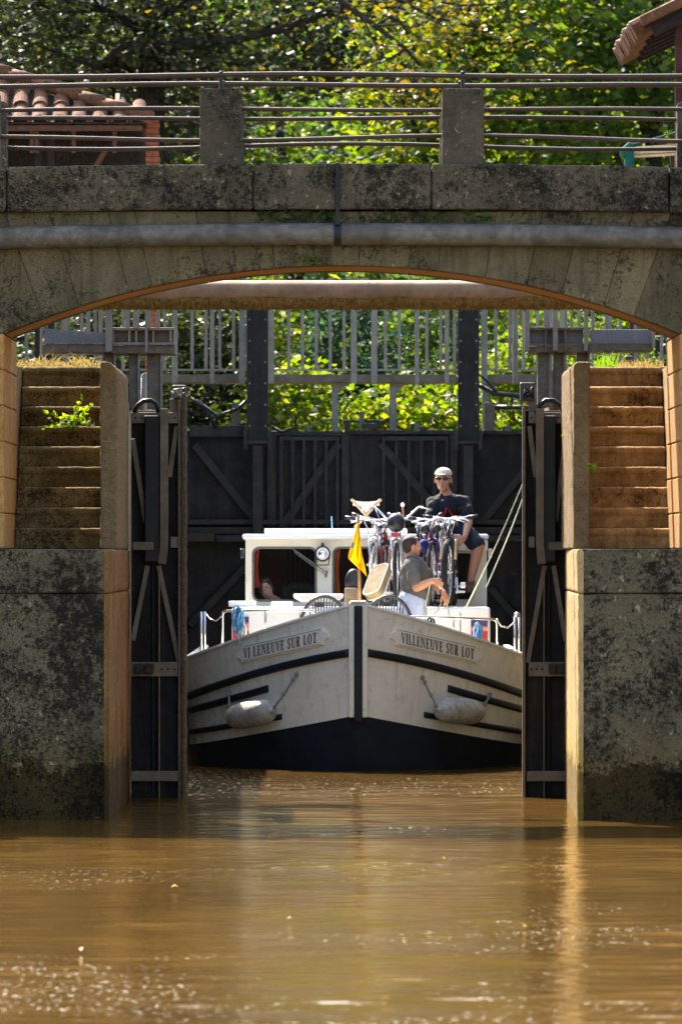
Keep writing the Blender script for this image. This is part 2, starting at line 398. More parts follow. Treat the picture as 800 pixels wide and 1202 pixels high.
M['ivy'] = leafmat('ivy_green', [(.03,.07,.015),(.05,.10,.02)], .3)
def glassmat():
    m, nt, b = newmat('window_glass'); t = nt.nodes.new('ShaderNodeBsdfTransparent'); t.inputs[0].default_value = (.95,.96,.96,1)
    g = nt.nodes.new('ShaderNodeBsdfGlossy'); g.inputs['Roughness'].default_value = .03
    fr = nt.nodes.new('ShaderNodeFresnel'); fr.inputs[0].default_value = 1.22
    mx = nt.nodes.new('ShaderNodeMixShader'); hf = nd(nt, 'ShaderNodeMath', operation='MULTIPLY'); nt.links.new(fr.outputs[0], hf.inputs[0]); hf.inputs[1].default_value = .6; nt.links.new(hf.outputs[0], mx.inputs[0])
    nt.links.new(t.outputs[0], mx.inputs[1]); nt.links.new(g.outputs[0], mx.inputs[2]); nt.links.new(mx.outputs[0], nt.nodes['Material Output'].inputs[0]); return m
M['glass'] = glassmat()
def watermat():
    m, nt, b = newmat('muddy_river_water')
    v = coords(nt); n = noise(nt, coords(nt, (.5,.12,1)), 1.2, 4)
    c = mix(nt, ramp(nt, n, [(.3, 0), (.7, 1)]), (.050,.0265,.0056), (.092,.050,.0112))
    nt.links.new(c, b.inputs['Base Color']); b.inputs['Roughness'].default_value = .6; b.inputs['Specular IOR Level'].default_value = 0
    g = nt.nodes.new('ShaderNodeBsdfGlossy'); g.inputs['Roughness'].default_value = .06; g.inputs[0].default_value = (1,.90,.68,1)
    bp = nd(nt, 'ShaderNodeBump', Strength=1.0, Distance=.0022)
    b2 = nd(nt, 'ShaderNodeBump', Strength=1.0, Distance=.007)
    gl = ramp(nt, noise(nt, coords(nt, (1,.22,1)), 26, 3, .6), [(.60, 0), (.74, 1)])
    pm = ramp(nt, noise(nt, coords(nt, (.35,.16,1)), 1.0, 3, .6), [(.50, .12), (.66, 1)])
    sy = nt.nodes.new('ShaderNodeSeparateXYZ'); nt.links.new(coords(nt), sy.inputs[0])
    wk = nt.nodes.new('ShaderNodeMapRange'); wk.interpolation_type = 'SMOOTHSTEP'
    for i_, val in ((1, 74.0), (2, 79.5), (3, 0.0), (4, 1.0)): wk.inputs[i_].default_value = val
    nt.links.new(sy.outputs[1], wk.inputs[0])
    mxm = nd(nt, 'ShaderNodeMath', operation='MAXIMUM'); nt.links.new(pm, mxm.inputs[0]); nt.links.new(wk.outputs[0], mxm.inputs[1])
    gm = nd(nt, 'ShaderNodeMath', operation='MULTIPLY'); nt.links.new(gl, gm.inputs[0]); nt.links.new(mxm.outputs[0], gm.inputs[1])
    nt.links.new(gm.outputs[0], b2.inputs['Height']); nt.links.new(b2.outputs[0], bp.inputs['Normal'])
    nt.links.new(noise(nt, coords(nt, (1,.55,1)), 11, 6, .65), bp.inputs['Height']); nt.links.new(bp.outputs[0], g.inputs['Normal'])
    fr = nt.nodes.new('ShaderNodeFresnel'); fr.inputs[0].default_value = 1.33
    k = ramp(nt, fr.outputs[0], [(0, 0.02), (1, WATER_MAX)])
    mx = nt.nodes.new('ShaderNodeMixShader'); nt.links.new(k, mx.inputs[0])
    nt.links.new(b.outputs[0], mx.inputs[1]); nt.links.new(g.outputs[0], mx.inputs[2]); nt.links.new(mx.outputs[0], nt.nodes['Material Output'].inputs[0]); return m
WATER_MAX = .90
M['water'] = watermat()
# ================================================================ SETTING
GZ = 3.93
# ---- river: one sheet, fine ripples where the water is near the lens axis
def build_water():
    ys = np.concatenate([np.linspace(-60, 34, 30), np.arange(34.2, 92, .055), np.linspace(92.3, 104.2, 60)])
    xs = np.concatenate([np.linspace(-160, -6, 24), np.arange(-5.7, 5.7, .075), np.linspace(6, 160, 24)])
    Xg, Yg = np.meshgrid(xs, ys)
    Z = np.zeros_like(Xg); r = np.random.default_rng(3)
    for i in range(46):
        lam = .22 * (1.12 ** i) * r.uniform(.8, 1.2)
        if lam > 9: lam = r.uniform(.3, 4)
        k = 2*PI/lam; th = r.normal(PI/2, .5 if lam > 1.5 else .95)
        amp = (.00058 if not .28 < lam < 1.0 else .00125) * lam ** .80
        Z += amp*np.sin(k*(Xg*math.cos(th) + Yg*math.sin(th)) + r.uniform(0, 6.28) + .8*np.sin(Xg*.7+i) )
    # small steep ripples
    for i in range(26):
        lam = r.uniform(.24, .6); k = 2*PI/lam; th = r.normal(PI/2, .8)
        env = np.clip(.2 + np.sin(Xg*r.uniform(.5,1.6)+r.uniform(0,6.28))*np.sin(Yg*r.uniform(.25,.7)+r.uniform(0,6.28)), 0, 1)
        Z += .0011*lam**.9*env*np.sin(k*(Xg*math.cos(th)+Yg*math.sin(th))+r.uniform(0,6.28))
    # wind patches: calmer and rougher areas
    patch = .55 + .45*np.sin(Yg*.55 + 1.1*np.sin(Xg*.35)) * np.sin(Xg*.23+Yg*.13)
    Z *= .45 + .75*patch
    Z -= Z.mean()
    edge = np.clip((np.abs(Xg) - 5.7)/-1.0 + .0, 0, 1); Z *= np.where(np.abs(Xg) > 5.7, 0, 1)
    me = bpy.data.meshes.new('water'); n = Xg.size; ny, nx = Xg.shape
    me.vertices.add(n); me.vertices.foreach_set('co', np.stack([Xg.ravel(), Yg.ravel(), Z.ravel()], 1).ravel())
    idx = np.arange(n).reshape(ny, nx)
    q = np.stack([idx[:-1,:-1], idx[:-1,1:], idx[1:,1:], idx[1:,:-1]], -1).reshape(-1, 4)
    me.loops.add(q.size); me.loops.foreach_set('vertex_index', q.ravel())
    me.polygons.add(len(q)); me.polygons.foreach_set('loop_start', np.arange(0, q.size, 4)); me.polygons.foreach_set('loop_total', np.full(len(q), 4))
    me.update(calc_edges=True); me.polygons.foreach_set('use_smooth', [True]*len(q))
    me.materials.append(M['water']); o = bpy.data.objects.new('water', me); COL.objects.link(o); kind(o, 'structure')
build_water()
b = MB()
for sx in (-1, 1):
    b.add([(sx*2.35, 76.9, GZ), (sx*400, 76.9, GZ), (sx*400, 108, GZ), (sx*2.35, 108, GZ)], [(0,1,2,3)])
    b.add([(sx*2.35, 108, GZ), (sx*400, 108, GZ), (sx*400, 900, GZ+3), (0, 900, GZ+3), (0, 150, GZ), (sx*2.35, 122, GZ)], [(0,1,2,3,4,5)])
kind(b.build('ground', M['ground']), 'structure')
b = MB(); b.add([(-6, 104.2, 3.35), (6, 104.2, 3.35), (6, 160, 3.35), (-6, 160, 3.35)], [(0,1,2,3)])
kind(b.build('canal_water', M['water']), 'structure')

# ---- pier blocks at the mouth of the lock
def pier(sx, name, label):
    e = thing(name, label, 'stone pier', (sx*4, 73, 0))
    xf, xb = (1.945, 1.94) if sx < 0 else (1.985, 2.06)
    top = 2.272
    def slab(z0, z1, yf, xo=0.0, rx=.10):
        # front corner rounded in plan
        pl = []
        for k in range(7):
            a = PI/2*k/6
            pl.append((xf+xo + rx*(1-math.sin(a)), yf + rx*(1-math.cos(a))))
        # pl runs from the flank (a=0: x=xf+rx..) -> reorder so it goes front -> flank
        pl = [(xf+xo+rx*(1-math.sin(PI/2*k/6)), yf+rx*(1-math.cos(PI/2*k/6))) for k in range(7)]
        poly = [(6.5, yf)] + pl + [(xb+xo, 77.0), (6.5, 77.0)]
        return [(sx*x, y, z0) for x, y in poly], (0,0,z1-z0)
    def mk(z0, z1, yf, nm, xo=0.0):
        mb = MB(); poly, d = slab(z0, z1, yf, xo); n = len(poly)
        P0 = [Vector(p) for p in poly]; D_ = Vector(d)
        mb.add(P0+[p+D_ for p in P0], [])
        mb.f += [tuple(range(n-1,-1,-1)), tuple(range(n, 2*n))]; mb.m += [0, 0]
        for i in range(n):
            mb.f.append((i, (i+1)%n, n+(i+1)%n, n+i)); mb.m.append(1 if 4 <= i <= n-3 else 0)
        o = mb.build(nm, [M['pier'], M['piersun' if sx > 0 else 'pierbounce']], e); return roughen(o, .022, .007, .16, -sx, (xf+xo, xb+xo))
    mk(1.903, top, 69.985, 'cap_course')
    mk(-.6, 1.8985, 70.0, 'masonry')
    mb = MB(); xa, xb_ = sorted((sx*(xb+.06), sx*6.4)); mb.box(xa, xb_, 70.06, 76.9, -.55, 2.2); mb.build('core', M['pier'], e)
    mb = MB(); xa, xb_ = sorted((sx*6.52, sx*60)); mb.box(xa, xb_, 70.0, 77.0, -1.5, 2.27); mb.build('quay_wall', M['pier'], e)
    return e
pier(-1, 'stone_pier', 'black-blotched stone pier at the water below the left staircase')
pier(1, 'stone_pier', 'grey lichened stone pier at the water below the right staircase, its flank sunlit')

def stairs(sx, label):
    x0, x1 = (2.095, 2.862) if sx < 0 else (2.165, 2.885)
    e = thing('stone_staircase', label, 'staircase', (sx*2.5, 73.2, 2.272))
    rise = (GZ-.02-2.272)/9
    for k in range(9):
        y = 73.22 + k*.225
        mb = MB(); z = 2.272 + k*rise
        xa, xb = sorted((sx*x0, sx*(x1-.004)))
        mb.box(xa, xb, y, 76.95 if k == 8 else y+.42, z+.006, z+rise); yn = y-.010; ra = .040
        mb.tube([(xa+.004, y+ra-.016, z+rise-ra+.008), (xb-.004, y+ra-.016, z+rise-ra+.008)], ra, 16)
        jit = random.uniform(-.004, .004)
        for i, v in enumerate(mb.v): mb.v[i] = (v[0], v[1]+(jit if v[1] < 75.3 else 0), v[2])
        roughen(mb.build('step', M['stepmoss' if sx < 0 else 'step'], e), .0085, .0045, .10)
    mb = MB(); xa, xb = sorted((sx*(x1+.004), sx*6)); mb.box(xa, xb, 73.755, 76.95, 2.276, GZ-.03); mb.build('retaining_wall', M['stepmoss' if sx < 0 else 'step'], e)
    xi, xo = (1.948, 2.09) if sx < 0 else (2.02, 2.16)
    mb = MB(); zt = 3.905; cr = .10 if sx < 0 else .05
    # side wall of four stacked blocks, rounded upper inner corner
    zs = [2.275, 2.72, 3.15, 3.52, zt]
    for k in range(4):
        z0, z1 = zs[k]+.0012, zs[k+1]
        back = 76.45
        if k < 3:
            xa, xb = sorted((sx*xi, sx*xo)); mb.box(xa, xb, 72.55+.012*(k%2), back, z0, z1)
        else:
            pr = [(xo, z0), (xi, z0)] + [(xi+cr*(1-math.cos(PI/2*j/6)), z1-cr*1.1+cr*1.1*math.sin(PI/2*j/6)) for j in range(7)] + [(xo, z1)]
            mb.prism([(sx*x, 72.55, z) for x, z in pr], (0, back-72.55, 0))
    roughen(mb.build('side_wall', M['stringer'], e), .014, .008, .08)
    return e
stairs(-1, 'mossy brown stone staircase beside the left pier with a leafy weed on its steps')
stairs(1, 'warm orange-lit stone staircase beside the right pier with a small tuft on its edge')

# ---- lock walls behind the gates
for sx, lab in ((-1, 'dark lock chamber wall behind the left lower gate'), (1, 'dark lock chamber wall behind the right lower gate')):
    mb = MB(); xa, xb = sorted((sx*2.35, sx*30)); mb.box(xa, xb, 77.02, 109, -1.5, GZ-.01)
    tag(mb.build('lock_wall', M['wall'], bevel=.02), lab, 'lock wall')

# ---- arch bridge
SPX0, SPX1 = -2.862, 2.876
ZS, ZA = 4.108, 4.69
xm = (SPX0+SPX1)/2; hs = (SPX1-SPX0)/2; rs_ = ZA-ZS
RAD = (hs*hs + rs_*rs_)/(2*rs_); ZC = ZA-RAD
BF, BR, BA = 71.0, 72.75, 73.75
bridge = thing('arch_bridge', 'flat arched concrete bridge with lichened coping, pillars and rusty rails over the lock mouth', 'bridge', (xm, BF, 2.272))
TOPZ = 5.15
NV = 17
amax = math.asin(hs/RAD)
VB = [-amax] + [-amax+2*amax*(k+random.uniform(-.22,.22))/NV for k in range(1, NV)] + [amax]
mb = MB()
for face in (0, 1):
    mb = MB()
    yf = BF if face == 0 else BR
    dy = .30 if face == 0 else -.30
    for k in range(NV):
        a0, a1 = VB[k], VB[k+1]
        gap = .0016/RAD
        lo = []; 
        for j in range(5):
            a = a0+gap + (a1-a0-2*gap)*j/4
            lo.append((xm+RAD*math.sin(a), ZC+RAD*math.cos(a)))
        def up(a):
            t = (TOPZ-ZC)/math.cos(a); return (xm + t*math.sin(a), TOPZ)
        poly = lo + [up(a1-gap), up(a0+gap)]
        mb.prism([(x, yf, z) for x, z in poly], (0, dy, 0))
    mb.build('voussoirs', M['bridge'], bridge, bevel=.006, seg=1)
# solid core a little behind the joints, with the soffit and the abutment flanks in a colour with painted bounce light
mb = MB(); ya, yb = BF+.012, BR-.012
prof = [(xm+RAD*math.sin(-amax+2*amax*k/40), ZC+RAD*math.cos(-amax+2*amax*k/40)) for k in range(41)]
for i in range(40):
    (xa, za), (xb, zb) = prof[i], prof[i+1]
    za += .003; zb += .003
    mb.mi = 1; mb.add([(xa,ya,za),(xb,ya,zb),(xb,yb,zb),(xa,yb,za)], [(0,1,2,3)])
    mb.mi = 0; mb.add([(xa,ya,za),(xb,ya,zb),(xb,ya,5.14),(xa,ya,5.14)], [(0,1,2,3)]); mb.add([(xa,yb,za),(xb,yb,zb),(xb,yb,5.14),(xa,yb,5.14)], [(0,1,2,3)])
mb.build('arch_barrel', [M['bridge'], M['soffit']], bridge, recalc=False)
for sx, xe in ((-1, SPX0), (1, SPX1)):
    mb = MB(); xa, xb = sorted((xe, sx*12))
    # big side block; the flank that faces the opening has warm bounce light painted in
    vs = [(xa,BF,2.276),(xb,BF,2.276),(xb,BA,2.276),(xa,BA,2.276),(xa,BF,5.15),(xb,BF,5.15),(xb,BA,5.15),(xa,BA,5.15)]
    fs = [(0,3,2,1),(4,5,6,7),(0,1,5,4),(1,2,6,5),(2,3,7,6),(3,0,4,7)]
    # flank stops at the springing so that the spandrel above stays plain
    mb.mi = 0
    x2 = xe + sx*.22
    x2a, x2b = sorted((x2, sx*12)); mb.box(x2a, x2b, BF+.004, BA-.004, 2.276, 5.146)
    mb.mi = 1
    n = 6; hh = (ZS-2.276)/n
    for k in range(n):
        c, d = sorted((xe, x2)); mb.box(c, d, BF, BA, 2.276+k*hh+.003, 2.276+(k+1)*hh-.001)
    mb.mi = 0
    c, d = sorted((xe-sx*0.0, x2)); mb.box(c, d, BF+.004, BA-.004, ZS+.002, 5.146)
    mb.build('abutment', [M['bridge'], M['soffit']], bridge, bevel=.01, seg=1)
# coping: long slabs, joints as in the photograph
jo = [-1400, -760, -390, 8, 297, 395, 506, 785, 1160, 1560, 2200]
for yf, yb, nm in ((70.90, 71.42, 'coping_stone'), (72.33, 72.85, 'coping_stone')):
    for a, c in zip(jo[:-1], jo[1:]):
        mb = MB()
        x0, x1 = PX(a, 70.9)+.005, PX(c, 70.9)-.005
        dz = random.uniform(-.004, .004); n = 6
        zt = lambda x: 5.552 - .0035*x*x
        zb_ = lambda x: 5.165 - .0035*x*x
        for q in range(n):
            u0 = x0+(x1-x0)*q/n; u1 = x0+(x1-x0)*(q+1)/n
        rows = []
        us = [x0+(x1-x0)*q/n for q in range(n+1)]
        vs = []; fs = []
        for u in us:
            vs += [(u, yf, zb_(u)+dz), (u, yb, zb_(u)+dz), (u, yb, zt(u)+dz), (u, yf, zt(u)+dz)]
        for q in range(n):
            for e_ in range(4):
                fs.append((q*4+e_, q*4+(e_+1)%4, q*4+4+(e_+1)%4, q*4+4+e_))
        fs += [(3,2,1,0), (n*4, n*4+1, n*4+2, n*4+3)]
        mb.add(vs, fs)
        o = mb.build(nm, M['coping'], bridge, bevel=0)
        if yf < 71 and -800 < a and c < 1600: roughen(o, .018, .006, .12)
mb = MB(); mb.box(-12, 12, 71.43, 72.32, 4.95, 5.20); mb.build('deck', M['bridge'], bridge)
pilx = [259+284*k for k in range(-4, 6)]
for yf in (71.0, 72.45):
    for px in pilx:
        xc = PX(px, 71.0); w = .178
        zb = 5.548-.0035*xc*xc; zt = zb+.655
        if yf > 72: zt -= .01
        mb = MB()
        pr = [(-w, zb), (w, zb)] + [(w-.03*(1-math.cos(PI/2*j/4)), zt-.035+.035*math.sin(PI/2*j/4)) for j in range(5)] + [(-w+.03*(1-math.sin(PI/2*j/4)), zt-.035+.035*math.cos(PI/2*j/4)) for j in range(5)]
        mb.prism([(xc+x, yf, z) for x, z in pr], (0, .30, 0))
        o = mb.build('pillar', M['pillar'], bridge)
        roughen(o, .014, .005, .10)
def sag(x, z, a, ph): return z + a*math.sin(x*1.5+ph) - .0012*x*x
for yf in (71.15, 72.60):
    for zi, (z, r) in enumerate(((6.318, .022), (6.028, .018), (5.782, .018))):
        mb = MB(); pts = [(x, yf, sag(x, z, .010 if zi < 2 else .022, zi*2.1+yf)) for x in np.linspace(-11, 11, 60)]
        mb.tube(pts, r, 10); mb.build('rail', M['rail'], bridge, smooth=True)
    for px in pilx:
        x = PX(px, 71.0); mb = MB(); mb.tube([(x, yf, 6.17), (x, yf, sag(x, 6.318, .010, yf)+.012)], .018, 8); mb.ell((x, yf, 6.335), (.02,.02,.02)); mb.build('rail_pin', M['iron'], bridge)
mb = MB(); x = PX(396, 70.87); mb.box(x-.018, x+.018, 70.86, 70.896, 5.03, 5.56); mb.build('drain_strap', M['iron'], bridge, bevel=.004)

# ---- pipes
def pipe_front():
    e = thing('service_pipe', 'blue-grey steel service pipe strapped along the face of the bridge', 'pipe', (0, 70.9, 4.94))
    mb = MB(); zf = lambda x: 4.952 - .0040*x*x
    mb.tube([(x, 70.895, zf(x)) for x in np.linspace(-11, 11, 30)], .094, 20); mb.build('pipe_run', M['pipe'], e, smooth=True)
    for px in (-260, 22, 152, 277, 530, 655, 785, 1050):
        x = PX(px, 70.9); mb = MB(); mb.tube([(x-.012, 70.895, zf(x)), (x+.012, 70.895, zf(x))], .097, 20); mb.build('pipe_joint', M['pipe'], e)
    x = PX(396, 70.9); mb = MB(); mb.tube([(x-.03, 70.895, zf(x)), (x+.03, 70.895, zf(x))], .104, 20); mb.box(x-.02, x+.02, 70.80, 70.99, 5.03, 5.06); mb.build('pipe_clamp', M['iron'], e)
pipe_front()
def pipe_rear():
    e = thing('conduit_pipe', 'thick pale pipe with a fringe of dry brown moss spanning behind the arch', 'pipe', (0, 74.25, 4.54))
    z = 4.54; r = .128; mb = MB()
    mb.tube([(x, 74.25, z) for x in np.linspace(-11, 11, 20)], r, 28); mb.build('pipe_run', M['pipe_pale'], e, smooth=True)
    for px in (-200, 160, 432, 700, 1000):
        x = PX(px, 74.25); mb = MB(); mb.tube([(x-.008, 74.25, z), (x+.008, 74.25, z)], r+.003, 28); mb.build('pipe_joint', M['pipe_pale'], e)
    mb = MB()
    xs = np.arange(-6, 6, .011)
    for x in xs:
        n = 3
        for _ in range(n):
            a = random.uniform(-.1, .75)       # angle below the horizontal on the side that faces the river
            y = 74.25 - (r+.004)*math.cos(a+.35); zz = z - (r+.004)*math.sin(a+.35)
            L = random.uniform(.02, .055)*(1.5 if random.random() < .1 else 1); w = random.uniform(.004, .010)
            xx = x + random.uniform(-.01, .01)
            if zz - L < z-r-.03: L = max(.012, zz-(z-r-.03))
            mb.add([(xx-w, y-.003, zz), (xx+w, y-.003, zz), (xx+random.uniform(-.008,.008), y-.008-random.uniform(0,.012), zz-L)], [(0,1,2)])
    kind(mb.build('moss_fringe', M['pipe_moss'], e, recalc=False), 'stuff')
    mb = MB()   # clinging moss sheath over the lower part of the pipe
    rows = []
    for x in np.linspace(-6, 6, 400):
        up = .22 + .10*math.sin(x*3.1)*math.sin(x*7.7+1) + random.uniform(-.06,.06)
        rows.append([(x, 74.25-(r+.004)*math.cos(a), z-(r+.004)*math.sin(a)) for a in np.linspace(up, 2.6, 12)])
    mb.grid(rows); mb.build('moss_sheath', M['pipe_moss'], e, smooth=True)
pipe_rear()

# ---- plants on the masonry
def leaves_at(pts, size, r, elong=1.6, droop=0.0):
    """leaf quads: list of (pos) -> arrays"""
    pts = np.asarray(pts, float); n = len(pts)
    d = r.normal(size=(n, 3)); d[:, 2] = np.abs(d[:, 2])*.5 - droop; d /= np.linalg.norm(d, axis=1)[:, None]
    u = r.normal(size=(n, 3)); u -= d*(u*d).sum(1)[:, None]; u /= np.linalg.norm(u, axis=1)[:, None]
    s = size*r.uniform(.6, 1.3, n)[:, None]
    nrm = np.cross(d, u)
    a = pts; bq = pts + d*s*.5*elong + u*s*.42 + nrm*s*.10; c = pts + d*s*elong; e = pts + d*s*.5*elong - u*s*.42 + nrm*s*.10
    return np.stack([a, bq, c, e], 1).reshape(-1, 3)
def quads_obj(name, V, mat, parent=None):
    me = bpy.data.meshes.new(name); n = len(V)
    if parent is not None:
        o0 = origin_of(parent); V = V - np.array([o0.x, o0.y, o0.z])
    me.vertices.add(n); me.vertices.foreach_set('co', V.astype(np.float32).ravel())
    me.loops.add(n); me.loops.foreach_set('vertex_index', np.arange(n))
    me.polygons.add(n//4); me.polygons.foreach_set('loop_start', np.arange(0, n, 4)); me.polygons.foreach_set('loop_total', np.full(n//4, 4))
    me.update(calc_edges=True); me.materials.append(mat)
    o = bpy.data.objects.new(name, me); COL.objects.link(o)
    if parent is not None: o.parent = parent
    return o
def weed(name, label, base, tips, mat, leafsize, nleaf, cat='plant'):
    e = thing(name, label, cat, base); mb = MB(); r = np.random.default_rng(len(label)); pts = []
    base = Vector(base)
    for t in tips:
        t = Vector(t); mid = base.lerp(t, .5) + Vector((0, -.02, .03))
        mb.tube([base, mid, t], [.006, .004, .002], 5)
        for k in range(nleaf):
            f = .25 + .75*random.random(); p = base.lerp(mid, f*2) if f < .5 else mid.lerp(t, f*2-1)
            pts.append(p + Vector((random.gauss(0,.012), random.gauss(0,.012), random.gauss(0,.012))))
    mb.build('stem', mat, e); quads_obj('leaves', leaves_at(pts, leafsize, r), mat, e); return e
st = lambda px, py, D: tuple(P(px, py, D))
weed('weed', 'bright green leafy weed growing on the left steps', st(85, 503, 73.75), [st(72,488,73.6), st(98,466,73.55), st(108,475,73.6), st(50,482,73.6), st(45,504,73.55), st(92,478,73.5), st(112,500,73.5), st(103,487,73.5), st(62,502,73.6)], M['weed'], .034, 15)
weed('weed', 'tiny pale green tuft on the edge of the right staircase wall', st(692, 556, 72.5), [st(697,545,72.4), st(702,552,72.4), st(688,549,72.4), st(699,558,72.4)], M['weed'], .024, 6)
weed('weed', 'tiny yellow weed rooted in the flank of the right pier wall', st(661, 517, 76), [st(664,510,75.8), st(659,512,75.8), st(666,516,75.8)], M['weed'], .024, 5)
def tuft(name, label, px0, px1, py, D, h, n, mat, cat, kindstuff=False):
    V = []
    for _ in range(n):
        x = random.uniform(px0, px1); p = P(x, py, D + random.uniform(0, .5)); L = h*random.uniform(.2, 1.0)**1.6*(.45+.75*abs(math.sin(x*.23)*math.sin(x*.071+1))); lean = random.gauss(0, .7); w = .004
        q = p + Vector((lean*L*.5, random.gauss(0,.2)*L, L*.75)); t = p + Vector((lean*L*1.1, random.gauss(0,.3)*L, L))
        V += [p-Vector((w,0,0)), p+Vector((w,0,0)), q+Vector((w*.7,0,0)), q-Vector((w*.7,0,0))]
        V += [q-Vector((w*.7,0,0)), q+Vector((w*.7,0,0)), t+Vector((w*.1,0,0)), t-Vector((w*.1,0,0))]
    o = quads_obj(name, np.array([tuple(v) for v in V]), mat)
    if kindstuff: kind(o, 'stuff')
    return tag(o, label, cat)
tuft('dry_grass', 'straw-coloured dry grass along the top of the left stairs', 18, 118, 431, 75.2, .13, 420, M['drygrass'], 'dry grass', True)
tuft('dry_grass', 'straw-coloured dry grass along the top of the right stairs', 722, 792, 431, 75.2, .11, 220, M['drygrass'], 'dry grass', True)
tuft('fern', 'bright green fern tuft at the top of the right stairs', 697, 722, 430, 75.1, .15, 70, M['fern'], 'fern')
rp = np.array([tuple(P(random.uniform(300, 398) if random.random() < .55 else random.uniform(440, 578), random.uniform(244, 261), 70.99-.03*random.random())) for _ in range(460)])
o = quads_obj('ivy', leaves_at(rp, .032, rng, 1.1), M['ivy']); tag(o, 'low ivy creeping in the seam under the bridge coping', 'ivy')
rp = np.array([tuple(P(random.gauss(361, 7), random.uniform(300, 311), 70.97)) for _ in range(40)])
o = quads_obj('moss_tuft', leaves_at(rp, .03, rng, 1.0), M['weed']); tag(o, 'small green tuft growing from the arch crown below the pipe', 'plant')

rl = random.Random(6)
for i, (px, py) in enumerate(((615, 1092), (340, 1083), (452, 1178), (205, 1045), (520, 1012), (95, 1120))):
    Dl = EYE*FPX/(py-650); c = Vector((PX(px, Dl), Dl, .018)); a = rl.uniform(0, 6.28); L = .05
    u = Vector((math.cos(a), math.sin(a), 0)); w_ = Vector((-u.y, u.x, .25)); L = rl.uniform(.018, .03)
    mb = MB(); mb.add([c-u*L, c+w_*L*.45+Vector((0,0,.008)), c+u*L, c-w_*L*.45+Vector((0,0,.022))], [(0,1,2,3)])
    tag(mb.build('floating_leaf', M['leaf_yellow'], solid=.002), 'small fallen yellow leaf floating on the muddy water', 'leaf', 'fallen leaves floating on the water')
# ---- upper-left tiled shed
def shed():
    D = 100.0; s = D/FPX
    x0 = PX(-420, D); xr = PX(176, D); ze = PZ(145, D)
    e = thing('tiled_shed', 'open timber shed with an old clay tile roof and orange brick corner pillar', 'shed', (PX(0, D), D, GZ))
    slope = math.tan(R(32)); 
    # front roof slope: eave along X at y=D-.35, rises going back; right end is a verge lined with cover tiles that climbs left
    def zr(y): return ze + (y-(D-.35))*slope
    depth = 2.2
    pitch = .238
    ncol = int((xr+.05 - x0)/pitch)
    mb = MB()
    for c in range(ncol+1):
        xc = xr - .12 - c*pitch
        # hip: the roof plane ends at the hip line, so columns near the corner are short
        dmax = min(depth, .20 + c*.108)
        nt_ = max(1, int(dmax/.27))
        for k in range(nt_):
            y0 = D-.38 + k*.30; y1 = y0+.40
            seg = 8; lift = .022
            v = []
            jx = random.uniform(-.012, .012); jz = random.uniform(-.006, .006)
            for (y, rr, zo) in ((y0, .100, lift), (y1, .082, 0)):
                for inner in (0, 1):
                    for q in range(seg+1):
                        a = PI*q/seg; r_ = rr - inner*.016
                        v.append((xc+jx - math.cos(a)*r_, y, zr(y)+zo+jz+math.sin(a)*r_*.85))
            n = seg+1; f = []
            for q in range(seg):
                f += [(q, q+1, 2*n+q+1, 2*n+q), (n+q, 3*n+q, 3*n+q+1, n+q+1), (q, n+q, n+q+1, q+1)]
            mb.add(v, f)
    mb.build('roof_tiles', M['tile'], e, recalc=True)
    mb = MB()   # roof deck under the tiles
    mb.add([(x0, D-.33, zr(D-.33)-.02), (xr-.05, D-.33, zr(D-.33)-.02), (xr-3.4, D-.35+1.66, zr(D-.35+1.66)-.02), (x0, D-.35+1.66, zr(D-.35+1.66)-.02)], [(0,1,2,3)])
    mb.add([(xr-.05, D-.33, zr(D-.33)-.02), (xr-.05, D+5, zr(D-.33)-.02), (xr-3.4, D-.35+1.66, zr(D-.35+1.66)-.02)], [(0,1,2)])
    mb.build('roof_deck', M['roofwood'], e, solid=.03)
    mb = MB()   # hip of half-round ridge tiles
    a = Vector((xr+.02, D-.36, zr(D-.36)+.05)); c = Vector((xr-3.4, D-.35+1.66, zr(D-.35+1.66)+.16))
    n = 12
    for k in range(n):
        p = a.lerp(c, k/n); q = a.lerp(c, (k+1.18)/n); q.z += -.0; p.z += .012
        mb.tube([p, q], [.085, .07], 12)
    mb.build('hip_tiles', M['tile'], e, smooth=True, angle=30)
    mb = MB(); mb.box(x0, xr-.08, D-.31, D-.26, ze-.10, ze-.035); mb.build('eave_board', M['batten'], e)
    for px in (38, 44, 87, 135, -60):
        x = PX(px, D); mb = MB(); mb.bar((x, D-.24, ze-.10), (x, D+1.2, ze+.40), .05, .07); mb.bar((x, D-.2, ze-.10), (x, D-.2, ze-.36), .05, .05); mb.build('rafter', M['batten'], e)
    for px in (45, 60, -90):
        x = PX(px, D); mb = MB(); mb.bar((x, D-.02, GZ), (x, D-.02, ze-.04), .08, .08); mb.build('post', M['roofwood'], e)
    mb = MB(); mb.bar(P(112, 196, D-.02), P(126, 172, D-.02), .06, .06); mb.build('brace', M['batten'], e)
    mb = MB(); mb.box(x0, PX(165, D), D+1.0, D+1.1, ze-1.6, ze+.30); mb.build('back_wall', M['roofwood'], e)
    mb = MB(); rr = random.Random(5)
    z = GZ; k = 0
    while z < ze+.06:
        x1 = PX(171, D); x2 = PX(187, D)
        mb.box(x1+rr.uniform(-.008,.008), x2+rr.uniform(-.012,.012), D-.16, D+.06, z+.006, z+.062); z += .068
    mb.mi = 0; mb.box(PX(171, D)+.012, PX(187, D)-.014, D-.148, D+.05, GZ, ze+.05)
    mb.build('brick_pillar', M['brick'], e, bevel=.006, seg=1)
shed()
